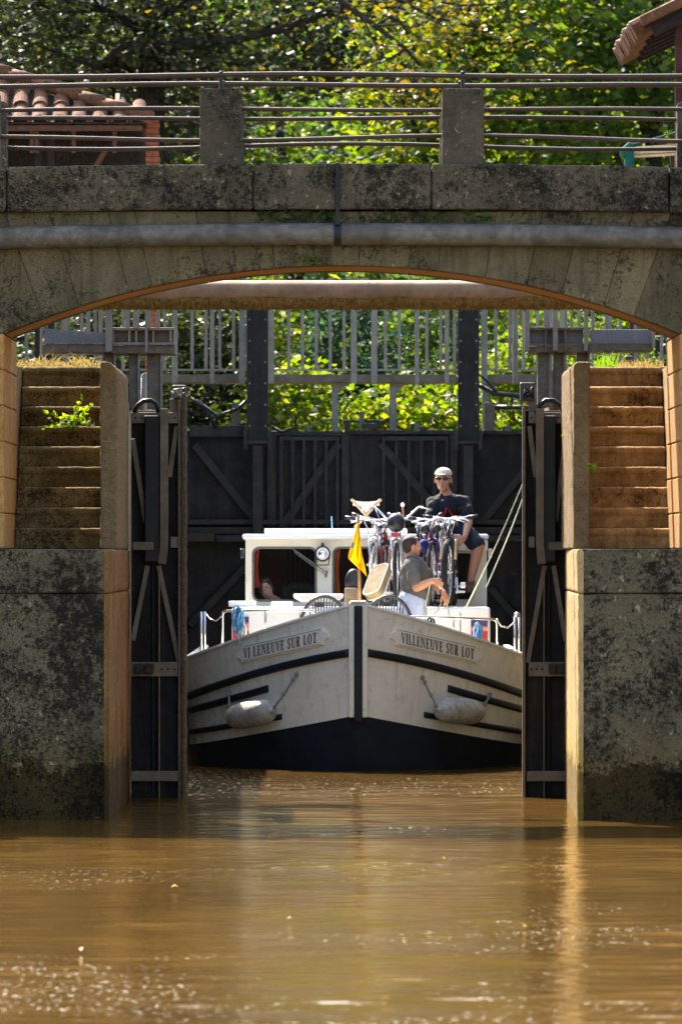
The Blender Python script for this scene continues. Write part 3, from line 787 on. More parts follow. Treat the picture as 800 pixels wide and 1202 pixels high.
def right_roof():
    D = 92.0
    e = thing('timber_shelter', 'dark timber roof corner with a red post entering at the upper right', 'shelter', (PX(900, D), D, GZ))
    # mono-pitch roof: the eave runs away from the river, the roof climbs to the right
    a = P(757, 33, D); c = P(1010, -88, D); dn = (c-a).normalized(); Y = Vector((0,1,0)); up = Vector((-dn.z, 0, dn.x)); DEP = 5.2
    mb = MB()
    for k in range(26):
        y = k*.2; mb.hexa([a+Y*y, c+Y*y, c+Y*(y+.19), a+Y*(y+.19)], [a+Y*y+up*.03, c+Y*y+up*.03, c+Y*(y+.19)+up*.03, a+Y*(y+.19)+up*.03])
    mb.build('soffit_boards', M['roofwood'], e)
    for k in range(6):
        o = Y*(.06+k*1.0) - up*.06; mb = MB(); mb.bar(a+dn*.06+o, c+o, .09, .115, up=up); mb.build('rafter', M['roofwood'], e)
    mb = MB(); mb.bar(a+up*.09-Y*.03-dn*.02, c+up*.09-Y*.03, .20, .115, up=up); mb.build('verge_tiles', M['tile'], e, bevel=.03)
    mb = MB(); rr = random.Random(4)
    for k in range(22):
        y = .08+k*.235; t = rr.uniform(-.015,.015)
        mb.tube([a+Y*(y+.11)+up*(.05+t)-dn*(.13+t), a+Y*(y+.11)+up*.07+dn*.5], [.112,.095], 12)
    mb.build('eave_tiles', M['tileedge'], e, smooth=False)
    for px in (801, 980):
        mb = MB(); x = PX(px, D); q = a+dn*((x-a.x)/dn.x); mb.box(x-.075, x+.075, D+.2, D+.35, GZ, q.z-.06); mb.build('post', M['redpost'], e, bevel=.01)
right_roof()
def furled():
    D = 98
    e = thing('awning', 'furled turquoise awning on brown boards behind the right end of the bridge', 'awning', (PX(770, D), D, GZ))
    mb = MB(); mb.bar(P(742,177,D), P(830,172,D), .06, .10); mb.bar(P(742,183,D), P(830,178,D), .06, .04); mb.build('board', M['palewood'], e)
    mb = MB(); mb.tube([P(729,183,D-.1), P(733,178,D-.1), P(740,172,D-.1), P(743,176,D-.1)], [.03,.06,.07,.03], 10); mb.tube([P(739,176,D-.1), P(738,190,D-.1), P(737,215,D-.1)], [.05,.06,.04], 8); mb.build('furled_canvas', M['turq'], e, smooth=True)
    mb = MB(); mb.tube([P(740,170,D-.1), P(765,163,D-.1), P(830,145,D-.1)], .012, 6); mb.build('cord', M['turq'], e)
    for px in (741, 789): 
        mb = MB(); mb.bar(Vector((PX(px,D), D+.05, GZ)), P(px, 172, D+.05), .05, .05); mb.build('post', M['redpost'], e)
furled()
# ================================================================ LOWER GATES (open, seen against the chamber)
def lower_gate(left):
    D = 76.6
    def ux(u): return PX(154+64*u if left else 665-52.5*u, D)
    lab = 'black lower lock gate leaf beside the left staircase with a mossy timber edge' if left else 'black lower lock gate leaf beside the right staircase, narrow edge sunlit'
    e = thing('lock_gate', lab, 'lock gate', (ux(0), D, 0))
    Z = lambda py: PZ(py, D)
    def bx(u0, u1, p0, p1, y0, y1, mat, name, bevel=.006):
        mb = MB(); xa, xb = sorted((ux(u0), ux(u1))); za, zb = sorted((Z(p0), Z(p1))); mb.box(xa, xb, y0, y1, za, zb); return mb.build(name, M[mat], e, bevel=bevel)
    bx(0.0, .97, 482, 1010, D, D+.05, 'gatepanel', 'panel')
    bx(0.0, .86, 484, 497, D-.09, D-.002, 'gateframe', 'top_beam')
    bx(.0, .86, 777, 794, D-.09, D-.002, 'gateframe', 'cross_beam')
    bx(.72, .86, 630, 643, D-.09, D-.002, 'gateframe', 'cross_beam')
    bx(.02, .42, 636, 646, D-.16, D-.002, 'gateframe', 'hinge_block', .012)
    bx(.06, .22, 779, 791, D-.15, D-.092, 'ledge', 'hinge_block', .012); bx(.24, .42, 779, 791, D-.15, D-.092, 'ledge', 'hinge_block', .012)
    bx(.0, .9, 905, 917, D-.10, D-.002, 'gateframe', 'bottom_beam')
    bx(.25, .53, 488, 660, D-.13, D-.004, 'rubber', 'sluice_post', .01)
    bx(.50, .53, 668, 940, D-.08, D-.01, 'gateframe', 'rod', .004); bx(.39, .41, 640, 940, D-.06, D-.01, 'iron', 'rod', .004)
    mb = MB(); mb.bar((ux(.61), D-.15, Z(480)), (ux(.61), D-.15, Z(640)), .075, .03); mb.bar((ux(.61), D-.15, Z(639)), (ux(.57), D-.15, Z(662)), .075, .03); mb.build('guard_plate', M['gateframe'], e, bevel=.004)
    for (a, b_, c, d_) in (((.03), 515, .26, 612), (.84, 500, .70, 560), (.30, 664, .03, 752), (.50, 664, .88, 778)):
        mb = MB(); mb.bar((ux(a), D-.045, Z(b_)), (ux(c), D-.045, Z(d_)), .045, .035); mb.build('brace', M['gateframe'], e, bevel=.004)
    if left:
        bx(.86, .90, 470, 1000, D-.10, D+.02, 'galv_brown', 'edge_strip'); 
        mb = MB(); xa = ux(.905); xb = ux(1.02)
        rr = random.Random(8); zz = [Z(1010 - i*8) for i in range(69)]
        for za, zb in zip(zz[:-1], zz[1:]): pass
        rows = []
        for z in zz:
            j = rr.uniform(-.003, .003); rows.append([(xa, D+.03, z), (xa+.002, D-.07+j, z), (xa+(xb-xa)*.5, D-.082+j, z), (xb-.004+j, D-.07-j, z), (xb+j*1.5, D+.03, z)])
        mb.grid(rows); mb.build('heel_timber', M['timber'], e)
    else:
        bx(.93, 1.0, 440+38, 1000, D-.10, D+.02, 'gateframe', 'edge_strip')
    for q in (490.5, 785.5, 911):
        mb = MB(); 
        for u in (.08, .20, .32, .56, .68, .80): mb.ell((ux(u), D-.093, Z(q)), (.010,.008,.010), seg=8, rings=5)
        mb.build('bolts', M['iron'], e)
    # lubricating hose over the top
    mb = MB(); c = [(.06, 484), (.12, 476), (.22, 471), (.36, 470), (.46, 474), (.50, 484)]
    if not left: c = [(.08, 484), (.16, 476), (.30, 470), (.48, 470), (.62, 476), (.70, 486)]
    mb.tube([(ux(a), D-.08, Z(b_)) for a, b_ in c], .022, 8); mb.build('hose', M['rubber'], e, smooth=True)
    # control box with cables
    if left: bx(.76, 1.0, 452, 468, D-.05, D+.12, 'black', 'control_box', .01)
    else: bx(.72, 1.05, 449, 471, D-.05, D+.12, 'black', 'control_box', .01)
    mb = MB()
    for k in range(5):
        rr = random.Random(k+left*9); p = [(ux(.80+rr.uniform(-.05,.2)), D-.07-.02*k, Z(454+rr.uniform(0,16))) for _ in range(5)]
        mb.tube(p, .007, 6)
    mb.build('cable', M['galv'] if left else M['iron'], e, smooth=True)
    bx(.70, .86, 468, 484, D-.02, D+.04, 'gateframe', 'bracket')
lower_gate(True); lower_gate(False)

# ---- gate platforms above the side walls
def platform(left):
    D = 78.0
    e = thing('gate_platform', 'galvanised gate walkway with a grey side plate above the %s staircase' % ('left' if left else 'right'), 'walkway', (PX(130 if left else 690, D), D, GZ))
    Z = lambda py: PZ(py, D)
    def bx(p0, p1, q0, q1, y0, y1, mat, name, bevel=.004):
        mb = MB(); mb.box(PX(p0, D), PX(p1, D), D+y0, D+y1, Z(q1), Z(q0)); return mb.build(name, M[mat], e, bevel=bevel)
    if left:
        mb = MB(); mb.prism([(PX(52,D), D-.06, Z(403)), (PX(126,D), D-.06, Z(403)), (PX(126,D), D-.06, Z(391)), (PX(52,D), D-.06, Z(385.5))], (0,.02,0)); mb.build('side_plate', M['blueplate'], e)
        bx(132, 204, 388, 402, -.02, .0, 'galv_brown', 'beam_web'); bx(130, 205, 384.5, 388, -.09, .02, 'galv', 'beam_flange'); bx(130, 205, 402, 405, -.09, .02, 'galv', 'beam_flange')
        bx(48, 130, 404, 414, -.08, .9, 'galv_brown', 'grating_edge'); bx(130, 205, 405.5, 415, -.06, .9, 'galv_brown', 'grating_edge')
        for p in (133, 152, 160, 180, 200): bx(p-1.4, p+1.4, 388, 402, -.08, -.022, 'galv', 'stiffener')
        posts = [(49, 3, 362, 420), (75, 5, 330, 391), (104, 5, 330, 393), (128, 8, 330, 413), (150, 5, 330, 386), (160, 7, 330, 386), (172, 3, 330, 414), (175, 4, 330, 386), (185, 4, 330, 386)]
        legs = [(157, 12, 415, 482), (181, 17, 415, 480), (128, 14, 415, 432)]
        teeth = (54, 128)
    else:
        bx(692, 765, 387, 403, -.08, -.06, 'blueplate', 'side_plate')
        bx(619, 684, 388, 403, -.02, .0, 'blueplate', 'beam_web'); bx(616, 690, 384, 388, -.09, .02, 'galv_brown', 'beam_flange'); bx(616, 690, 403, 406, -.09, .02, 'galv_brown', 'beam_flange')
        bx(690, 766, 403, 412, -.09, .9, 'galv_brown', 'grating_edge'); bx(619, 690, 406.5, 414, -.07, .9, 'galv_brown', 'grating_edge')
        for p in (617, 640, 651, 663, 688): bx(p-1.5, p+1.5, 386, 413, -.10, -.024, 'galv_brown', 'stiffener')
        bx(714, 715.4, 387, 403, -.092, -.082, 'galv', 'stiffener'); bx(738, 739.4, 387, 403, -.092, -.082, 'galv', 'stiffener')
        posts = [(604, 5, 330, 450), (618, 6, 330, 412), (641, 7, 330, 386), (651, 6, 330, 412), (663, 4, 330, 386), (687, 5, 330, 412), (766, 4, 372, 408), (670, 3, 330, 386), (695, 4, 330, 388)]
        legs = [(638, 15, 414, 478), (656, 13, 414, 478), (684, 14, 414, 434)]
        teeth = (693, 764)
    mb = MB(); p = teeth[0]
    while p < teeth[1]:
        mb.box(PX(p, D), PX(p+1.3, D), D-.098, D-.07, Z(404), Z(401.8)); p += 2.6
    mb.build('grating_teeth', M['galv'], e)
    for p, w, q0, q1 in posts: bx(p-w/2, p+w/2, q0, q1, -.13, -.10 if w < 6 else -.07, 'galv', 'post')
    for p, w, q0, q1 in legs: bx(p-w/2, p+w/2, q0, q1, .02, .20, 'gatepost', 'leg', .012); bx(p+w/2-1.5, p+w/2+1.2, q0, q1, -.01, .018, 'galv', 'angle_iron')
platform(True); platform(False)
# white duct and pale stub beside the left platform legs
mb = MB(); mb.tube([P(172,442,78.6), P(172,486,78.6)], .055, 10); mb.ell(P(172,442,78.6), (.055,.055,.04)); tag(mb.build('bollard', M['white'], smooth=True), 'pale round-topped bollard between the left platform legs', 'bollard')
mb = MB(); mb.tube([P(650,440,78.6), P(650,486,78.6)], .05, 10); mb.ell(P(650,440,78.6), (.05,.05,.04)); tag(mb.build('bollard', M['pipe_pale'], smooth=True), 'pinkish round-topped bollard between the right platform legs', 'bollard')
# small dark debris at the top of the stairs
for i, (px, py, w, h, lab) in enumerate(((84, 422, 9, 8, 'dark rock lump among the dry grass at the left stair top'), (109, 425, 7, 10, 'square black box beside the left stair wall top'), (738, 423, 9, 11, 'square black box on the right stair top'))):
    mb = MB(); D = 76.3
    if i == 0: mb.ell(P(px, py, D), (w*.0045, .05, h*.004), seg=9, rings=6); mb.ell(P(px+6, py+2, D), (.03,.04,.022), seg=8, rings=5)
    else: mb.box(PX(px-w/2,D), PX(px+w/2,D), D, D+.1, PZ(py+h/2+4,D), PZ(py-h/2,D))
    tag(mb.build('rock' if i == 0 else 'cable_box', M['rock'] if i == 0 else M['black'], bevel=.008), lab, 'rock' if i == 0 else 'box')

# ================================================================ UPPER GATE (closed, at the far end of the chamber)
DG = 104.0
def upper_gate():
    D = DG; Z = lambda py: PZ(py, D)
    e = thing('upper_lock_gate', 'closed black upper lock gate with braces, grilles and ledges behind the boat', 'lock gate', (0, D, 0))
    def bx(p0, p1, q0, q1, y0, y1, mat, name, bevel=.008):
        mb = MB(); mb.box(PX(p0, D), PX(p1, D), D+y0, D+y1, Z(q1), Z(q0)); return mb.build(name, M[mat], e, bevel=bevel)
    bx(178, 402.5, 506, 880, 0, .1, 'fargate', 'leaf'); bx(403.5, 628, 506, 880, 0, .1, 'fargate', 'leaf')
    bx(222, 288, 500, 513, -.14, .02, 'fargate2', 'top_beam'); bx(318, 402, 506, 512, -.10, -.002, 'fargate2', 'top_beam'); bx(404, 535, 505, 510, -.10, -.002, 'fargate2', 'top_beam'); bx(566, 625, 505, 510, -.10, -.002, 'fargate2', 'top_beam')
    for p0, p1 in ((213, 222), (313, 324), (400, 410), (527, 537)): bx(p0, p1, 508, 640, -.08, -.003, 'fargate2', 'stile')
    for a in (((228, 522), (300, 612)), ((330, 620), (398, 520)), ((446, 520), (532, 620)), ((566, 612), (622, 545)), ((288, 665), (222, 735)), ((575, 690), (622, 745))):
        mb = MB(); mb.bar(P(*a[0], D-.06), P(*a[1], D-.06), .11, .10); mb.build('brace', M['fargate2'], e, bevel=.008)
    for x0, x1 in ((330, 396), (450, 524)):
        mb = MB(); n = 6
        for k in range(n):
            p = x0 + (x1-x0)*k/(n-1); mb.box(PX(p-1.7, D), PX(p+1.7, D), D-.16, D-.115, Z(630), Z(513))
        mb.box(PX(x0-2, D), PX(x1+2, D), D-.155, D-.12, Z(517), Z(512.5)); mb.build('grille', M['fargate2'], e)
    for q0, q1, d in ((610, 616, -.12), (619, 627, -.24), (628, 632, -.35)): bx(220, 625, q0, q1, d, -.004, 'ledge', 'ledge')
    bx(220, 252, 626, 636, -.45, -.36, 'ledge', 'timber_end'); bx(254, 290, 628, 636, -.42, -.36, 'fargate2', 'timber_end'); bx(560, 622, 628, 636, -.42, -.36, 'fargate2', 'timber_end')
    bx(425, 445, 497, 503, -.2, -.1, 'fargate2', 'mechanism'); bx(421, 427, 483, 506, -.14, -.06, 'black', 'mechanism'); bx(402, 452, 493, 496, -.12, -.09, 'fargate2', 'rocker_bar'); bx(404, 410, 496, 508, -.12, -.07, 'fargate2', 'bracket'); bx(438, 444, 496, 508, -.12, -.07, 'fargate2', 'bracket')
    bx(359, 365, 499, 507, -.12, -.07, 'black', 'bracket'); bx(486, 493, 498, 507, -.12, -.07, 'black', 'bracket'); bx(592, 599, 500, 507, -.12, -.07, 'black', 'bracket')
    bx(272, 281, 472, 502, -.10, 0, 'galv_brown', 'valve_post'); bx(568, 580, 472, 506, -.10, 0, 'galv_brown', 'valve_post')
    for (p, q0, q1, w) in ((254, 0, 0, 0),): pass
    for pts, r_ in (([(222,466,.2),(236,476,.22),(248,490,.22),(253,503,.2)], .02), ([(230,470,.25),(255,488,.3),(278,480,.2),(292,468,.3)], .022), ([(318,500,.2),(330,507,.25),(345,502,.2)], .02),
                    ([(562,452,.25),(580,462,.25),(615,465,.25)], .03), ([(560,437,.25),(574,450,.3),(582,461,.25)], .018), ([(580,478,.2),(640,478,.2)], .028)):
        mb = MB(); mb.tube([P(a, b_, D-c) for a, b_, c in pts], r_, 6); mb.build('hose', M['rubber'], e, smooth=True)
upper_gate()
for px, lab in ((302, 'tall black sluice column on the left of the upper gate'), (549.5, 'tall black sluice column on the right of the upper gate')):
    D = DG-.5; Z = lambda py: PZ(py, D)
    e = thing('sluice_column', lab, 'sluice column', (PX(px, D), D, 0))
    mb = MB(); mb.box(PX(px-12.5,D), PX(px+12.5,D), D-.06, D+.10, Z(522), Z(330)); mb.build('housing', M['fargate'], e, bevel=.012)
    mb = MB()
    for dx in (-11.5, 11.5):
        for q in (375, 400, 425, 450, 475, 500): mb.ell(P(px+dx*.8, q, D-.06), (.012,.01,.012), seg=8, rings=5)
    mb.build('bolts', M['galv'], e)
    mb = MB(); mb.box(PX(px-6,D), PX(px+6,D), D-.02, D+.08, Z(900), Z(522)); mb.build('rack', M['fargate2'], e, bevel=.008)
    mb = MB()
    for dx in (-14, 14): mb.box(PX(px+dx-2.2,D), PX(px+dx+2.2,D), D-.10, D+.05, Z(528), Z(505))
    mb.box(PX(px-15,D), PX(px+15,D), D-.09, D-.062, Z(521), Z(517)); mb.build('bracket', M['fargate2'], e, bevel=.006)
# footbridge above the upper gate
def footbridge():
    D = DG+.55; Z = lambda py: PZ(py, D)
    e = thing('footbridge', 'galvanised footbridge with an upright-bar railing across the upper gate', 'footbridge', (0, D, 3.8))
    for p0, p1 in ((-60, 286), (318, 412), (416, 535), (566, 900)):
        mb = MB(); mb.box(PX(p0,D), PX(p1,D), D-.05, D+.9, Z(449), Z(439.5)); mb.build('deck_beam', M['galv_brown'], e, bevel=.006)
    for py, w in ((434, 2.2), (330, 3.4)):
        mb = MB(); mb.bar(P(-60, py, D), P(900, py, D), .03, w*D/FPX); mb.build('handrail' if py < 400 else 'kickrail', M['galv'], e)
    for p in (76, 118, 205, 249, 284, 318, 415, 439, 489, 524, 568, 604, 660, 715, 745):
        mb = MB(); wide = 3.6 if p in (205, 284, 318, 415, 439, 568, 604, 660) else 2.6
        mb.box(PX(p-wide,D), PX(p+wide,D), D-.06, D-.03, Z(450), Z(330)); mb.build('post', M['galv'], e, bevel=.003)
    mb = MB(); px = -50
    while px < 880:
        if min(abs(px-q) for q in (205, 249, 284, 318, 415, 439, 489, 524, 568, 604)) > 5: mb.box(PX(px-1.9,D), PX(px+1.9,D), D-.02, D+.01, Z(434), Z(330))
        px += 16.2
    mb.build('balusters', M['galv'], e)
    for p in (393, 461, 570, 625, 205): 
        mb = MB(); mb.box(PX(p-4,D), PX(p+4,D), D+.1, D+.2, Z(509), Z(450)); mb.prism([P(p+4,450,D+.12), P(p+16,450,D+.12), P(p+4,460,D+.12)], (0,.03,0)); mb.build('support', M['galv'], e)
footbridge()
# ================================================================ THE CANAL CRUISER
BX, BY = .178, 86.0
WB, LB = 1.83, 3.0
def plan_s(x):
    q = min(1.0, (abs(x)/WB) ** 1.18); return LB*(1-math.sqrt(max(0, 1-q)))
def zsheer(x): x = abs(x); return 1.727 - .255*x - .04*x*x
def zrub(x): x = abs(x); return 1.227 - .15*x - .07*x*x
def zboot(x): x = abs(x); return .569 - .2*x
def hullpt(xs, z, off=0.0):
    """hull surface: xs = signed half breadth at the sheer (|xs|<=WB), z height; off = outward"""
    a = abs(xs); sg = 1 if xs >= 0 else -1
    def raw(a, z):
        v = max(-.3, min(1.0, z/zsheer(a))); return a*(.975+.025*v), plan_s(a) + (1-v)*.17
    x, s = raw(a, z)
    p = Vector((BX+sg*x, BY+s, z))
    if off:
        e = .01
        a0, a1 = max(0, a-e), min(WB*.9995, a+e)
        x0, s0 = raw(a0, z); x1, s1 = raw(a1, z)
        t = Vector((sg*(x1-x0), s1-s0, 0)).normalized()
        n = Vector((t.y, -t.x, 0)) * sg
        if n.y > 0 and a < WB*.98: n = -n
        p += n*off
    return p
NS = 40
xs_list = [WB*math.sin(PI/2*k/NS)**.9 for k in range(NS+1)]
boat = thing('canal_cruiser', 'cream and navy canal cruiser nosing out of the lock, nameplates on its bows', 'boat', (BX, BY, 0))
AFT = 100.5
def side_rows(zfun_list, sg, off=0.0, n_each=3):
    rows = []
    for xs in xs_list:
        row = []
        for i in range(len(zfun_list)-1):
            z0, z1 = zfun_list[i](xs), zfun_list[i+1](xs)
            for k in range(n_each): row.append(hullpt(sg*xs, z0+(z1-z0)*k/n_each, off))
        row.append(hullpt(sg*xs, zfun_list[-1](xs), off)); rows.append(row)
    last = rows[-1]
    rows.append([Vector((p.x, AFT, p.z)) for p in last])
    return rows
for sg in (-1, 1):
    mb = MB(); mb.grid(side_rows([lambda x: zboot(x), lambda x: zrub(x), lambda x: zsheer(x)], sg, 0, 5)); mb.build('topsides', M['hull'], boat, smooth=True)
    mb = MB(); mb.grid(side_rows([lambda x: -.35, lambda x: zboot(x)+.002], sg, .001, 4)); mb.build('boot_band', M['navy'], boat, smooth=True)
    # rubbing strake (rounded) and the two fendering strips
    def strip(z_of, x0, th, depth, name, aft=True, n=34):
        rows = []
        for k in range(n+1):
            f = k/n; xs = x0 + (WB*.9996-x0)*math.sin(PI/2*f)
            zc = z_of(xs); row = []
            for a in np.linspace(-PI/2, PI/2, 7): row.append(hullpt(sg*xs, zc + th/2*math.sin(a), depth*math.cos(a) ** .5 + .001))
            rows.append(row)
        if aft: rows.append([Vector((p.x, AFT, p.z)) for p in rows[-1]])
        mb = MB(); mb.grid(rows)
        nv = 7; mb.f.append(tuple(range(nv))); mb.m.append(0)
        return mb.build(name, M['navy'], boat, smooth=True)
    strip(lambda x: zrub(x), .075, .085, .035, 'rubbing_strake')
    strip(lambda x: .83-.30*(x-.95), .94, .078, .028, 'fender_strip')
    strip(lambda x: .565-.20*(x-.69), .69 if sg > 0 else .80, .062, .026, 'fender_strip')
    # bulwark cap and inner face
    rows = []
    for xs in xs_list:
        z = zsheer(xs); o = hullpt(sg*xs, z); 
        inn = hullpt(sg*xs, z, -.055) if xs > .12 else Vector((BX+sg*max(0,xs-.02), BY+plan_s(xs)+.075, z))
        row = [o + Vector((0,0,-.012)) + (o-inn)*.25, o + (o-inn)*.2 + Vector((0,0,.012)), inn + Vector((0,0,.014)), inn + Vector((0,0,-.03)), hullpt(sg*max(xs,.06), .755, -.06)]
        rows.append(row)
    rows.append([Vector((p.x, AFT, p.z)) for p in rows[-1]])
    mb = MB(); mb.grid(rows); mb.build('bulwark', M['white'], boat, smooth=False)
mb = MB(); pl = []
for xs in xs_list[3:]:
    p = hullpt(xs, .75, -.075); pl.append((p.x-BX, p.y))
poly = [(BX+x, y, .70) for x, y in pl] + [(BX+pl[-1][0], AFT, .70), (BX-pl[-1][0], AFT, .70)] + [(BX-x, y, .70) for x, y in reversed(pl)]
mb.prism(poly, (0,0,.05)); mb.build('foredeck', M['cream'], boat)
# stem post
mb = MB()
def sb(w, y0, y1, z0, z1, tilt=.20): 
    f = lambda z: tilt*.6*(1-z/1.727)
    mb.hexa([(BX-w,BY+y0+f(z0),z0),(BX+w,BY+y0+f(z0),z0),(BX+w,BY+y1+f(z0),z0),(BX-w,BY+y1+f(z0),z0)], [(BX-w,BY+y0+f(z1),z1),(BX+w,BY+y0+f(z1),z1),(BX+w,BY+y1+f(z1),z1),(BX-w,BY+y1+f(z1),z1)])
sb(.043, -.075, .1, .50, 1.70); mb.build('stem_fender', M['navy'], boat, bevel=.015)
mb = MB(); sb(.098, -.03, .22, .545, 1.735); sb(.085, -.05, .20, 1.725, 1.752); mb.build('stem_post', M['hull'], boat, bevel=.02)

# ---- name plates in serif capitals
def glyph(ch):
    """list of polygons in a box of height 1; returns (polys, advance)"""
    T, t, s = .20, .075, .07
    def rect(x0, x1, y0, y1): return [(x0,y0),(x1,y0),(x1,y1),(x0,y1)]
    def stem(x, w=T): return [rect(x, x+w, 0, 1), rect(x-.07, x+w+.07, 0, s), rect(x-.07, x+w+.07, 1-s, 1)]
    def arc(cx, cy, rx, ry, a0, a1, wh, wv, n=12):
        out = []
        for k in range(n):
            q = []
            for a in (a0+(a1-a0)*k/n, a0+(a1-a0)*(k+1)/n):
                c, si = math.cos(a), math.sin(a); q.append(((cx+rx*c, cy+ry*si), (cx+(rx-wv)*c, cy+(ry-wh)*si)))
            out.append([q[0][0], q[1][0], q[1][1], q[0][1]])
        return out
    if ch == 'I': return stem(.09), .38
    if ch == 'V': return [[(.05,1),(.27,1),(.44,0),(.34,0)], [(.60,1),(.69,1),(.44,0),(.36,0)], rect(-.02,.34,1-s,1), rect(.52,.76,1-s,1)], .74
    if ch == 'L': return stem(.09) + [rect(.29,.58,0,s), [(.52,0),(.60,0),(.60,.32),(.56,.32)]], .64
    if ch == 'E': return stem(.09) + [rect(.29,.58,0,s), [(.52,0),(.60,0),(.61,.30),(.57,.30)], rect(.29,.56,1-s,1), [(.51,1),(.58,1),(.58,.72),(.55,.72)], rect(.29,.44,.48,.55), rect(.42,.465,.38,.65)], .66
    if ch == 'N': return [rect(.10,.18,0,1), rect(.0,.28,0,s), rect(.62,.70,0,1), rect(.52,.80,1-s,1), [(.06,1),(.28,1),(.70,0),(.60,0)], rect(.0,.2,1-s,1)], .82
    if ch == 'U': return [rect(.10,.30,.3,1), rect(.02,.38,1-s,1), rect(.58,.66,.3,1), rect(.50,.74,1-s,1)] + arc(.38,.3,.28,.32,PI,2*PI,.10,.12), .76
    if ch == 'R': return stem(.09) + arc(.30,.745,.33,.255,-PI/2,PI/2,.07,.18) + [rect(.28,.36,.93,1), rect(.28,.36,.49,.56), [(.30,.52),(.46,.52),(.66,0),(.47,0)], rect(.44,.74,0,s)], .74
    if ch == 'O': return arc(.38,.5,.36,.52,0,2*PI,.07,.19,26), .78
    if ch == 'T': return [rect(.26,.46,0,1), rect(.16,.56,0,s), rect(.02,.70,1-s,1), [(.02,1),(.08,1),(.05,.70),(.02,.70)], [(.64,1),(.70,1),(.70,.70),(.67,.70)]], .72
    if ch == 'S': return (arc(.29,.74,.25,.28,PI*.15,PI*1.25,.08,.16,14) + arc(.29,.26,.25,.28,-PI*.85,PI*.25,.08,.16,14) +
                          [[(.07,.68),(.20,.74),(.52,.34),(.40,.25)], rect(.48,.54,.70,.99), rect(.03,.09,.02,.30)]), .60
    return [], .34
def nameplate(sg, text, xa, xb, ta, tb):
    zc = lambda x: 1.468-.235*x
    hw = .088
    def pos(x, v, off): return hullpt(sg*x, zc(x)+v, off)
    # plate with scalloped ends
    us = np.linspace(0, 1, 26); rows = []
    def half(u):
        d = min(u, 1-u)*(xb-xa)
        if d < .02: return hw*.34
        if d < .05: return hw*.34 + hw*.28*math.sqrt(max(0,(d-.02)/.03))
        return hw
    us = sorted(set([0, .019/(xb-xa), .021/(xb-xa), .03/(xb-xa), .04/(xb-xa), .0495/(xb-xa), .051/(xb-xa)] + list(np.linspace(.08, .92, 20)) + [1-k/(xb-xa) for k in (.051,.0495,.04,.03,.021,.019)] + [1]))
    mb = MB(); fr = []; bk = []
    for u in us:
        x = xa+(xb-xa)*u; h = half(u)
        fr.append([pos(x, v*h, .022) for v in (-1,-.5,0,.5,1)]); bk.append([pos(x, v*h, -.002) for v in (-1,-.5,0,.5,1)])
    mb.grid(fr); n0 = len(mb.v); mb.grid(bk)
    nc = 5; nr = len(us)
    for i in range(nr-1):
        for j in (0, nc-1): mb.f.append((i*nc+j, (i+1)*nc+j, n0+(i+1)*nc+j, n0+i*nc+j)); mb.m.append(0)
    for i in (0, nr-1):
        for j in range(nc-1): mb.f.append((i*nc+j, i*nc+j+1, n0+i*nc+j+1, n0+i*nc+j)); mb.m.append(0)
    pl = mb.build('nameplate', M['plate'], boat, bevel=.004)
    mb = MB()   # engraved border line
    for v in (-.86, .86):
        rows = [[pos(xa+.07+(xb-xa-.14)*k/24, (v+d)*hw, .0235) for d in (-.035, .035)] for k in range(25)]; mb.grid(rows)
    mb.build('border_line', M['rope'], pl)
    # lettering
    H = .107; adv = [glyph(c)[1] + .09 for c in text]; tot = sum(adv)
    mb = MB(); cur = 0
    L = tb-ta
    for c, a in zip(text, adv):
        polys, _ = glyph(c)
        for poly in polys:
            vs = []
            for gx, gy in poly:
                u = (cur+gx)/tot
                x = tb-(tb-ta)*u if sg < 0 else ta+(tb-ta)*u
                vs.append(pos(x, (gy-.5)*H, .0255))
            mb.add(vs, [tuple(range(len(vs)))])
        cur += a
    mb.build('lettering', M['letter'], pl, recalc=False)
nameplate(-1, 'VI LENEUVE SUR LOT', .305, 1.255, .41, 1.18)
nameplate(1, 'VILLENEUVE SUR LOT', .33, 1.285, .43, 1.20)

# ---- deckhouse coaming, cabin
CY = 91.8            # windscreen plane
CZ0 = 1.66
SX = CY/FPX
cx = lambda px, D=CY: PX(px, D)
mb = MB(); mb.box(cx(272,89.85), cx(575,89.85), 89.85, CY+6.0, .75, CZ0); mb.build('coaming', M['white'], boat, bevel=.03, seg=3)
mb = MB()
for p in (312, 352, 404, 447, 500, 540): mb.box(cx(p,89.85)-.006, cx(p,89.85)+.006, 89.843, 89.849, .80, 1.60)
mb.build('coaming_joints', M['rope'], boat)
zb, zt = CZ0+.003, PZ(633.5, CY)
CL, CR = cx(288), cx(571)
AFTC = CY+5.6
def framed(openings, y, th, x0, x1, z0, z1, rad, name, mat):
    """wall with rounded window openings: face built as a grid of cells around each rounded opening"""
    mb = MB()
    xs = [x0] + [v for o in openings for v in (o[0], o[1])] + [x1]
    for i in range(len(openings)+1): mb.box(xs[2*i], xs[2*i+1], y, y+th, z0, z1)
    for (a, c, d, f) in openings:
        mb.box(a, c, y, y+th, z0, d); mb.box(a, c, y, y+th, f, z1)
        for sx_, cxn, sz_, czn in ((1, a, 1, d), (-1, c, 1, d), (1, a, -1, f), (-1, c, -1, f)):
            pl = [(cxn, czn)] + [(cxn+sx_*rad*(1-math.sin(PI/2*k/6)), czn+sz_*rad*(1-math.cos(PI/2*k/6))) for k in range(7)]
            mb.prism([(p[0], y+.0006, p[1]) for p in pl], (0, th-.0012, 0))
    return mb.build(name, mat, boat)
zl, zh = PZ(705, CY), PZ(643, CY)
ops = [(cx(297), cx(370.5), zl, zh), (cx(391), cx(462), zl, zh), (cx(479), cx(556), CZ0+.06, PZ(648, CY))]
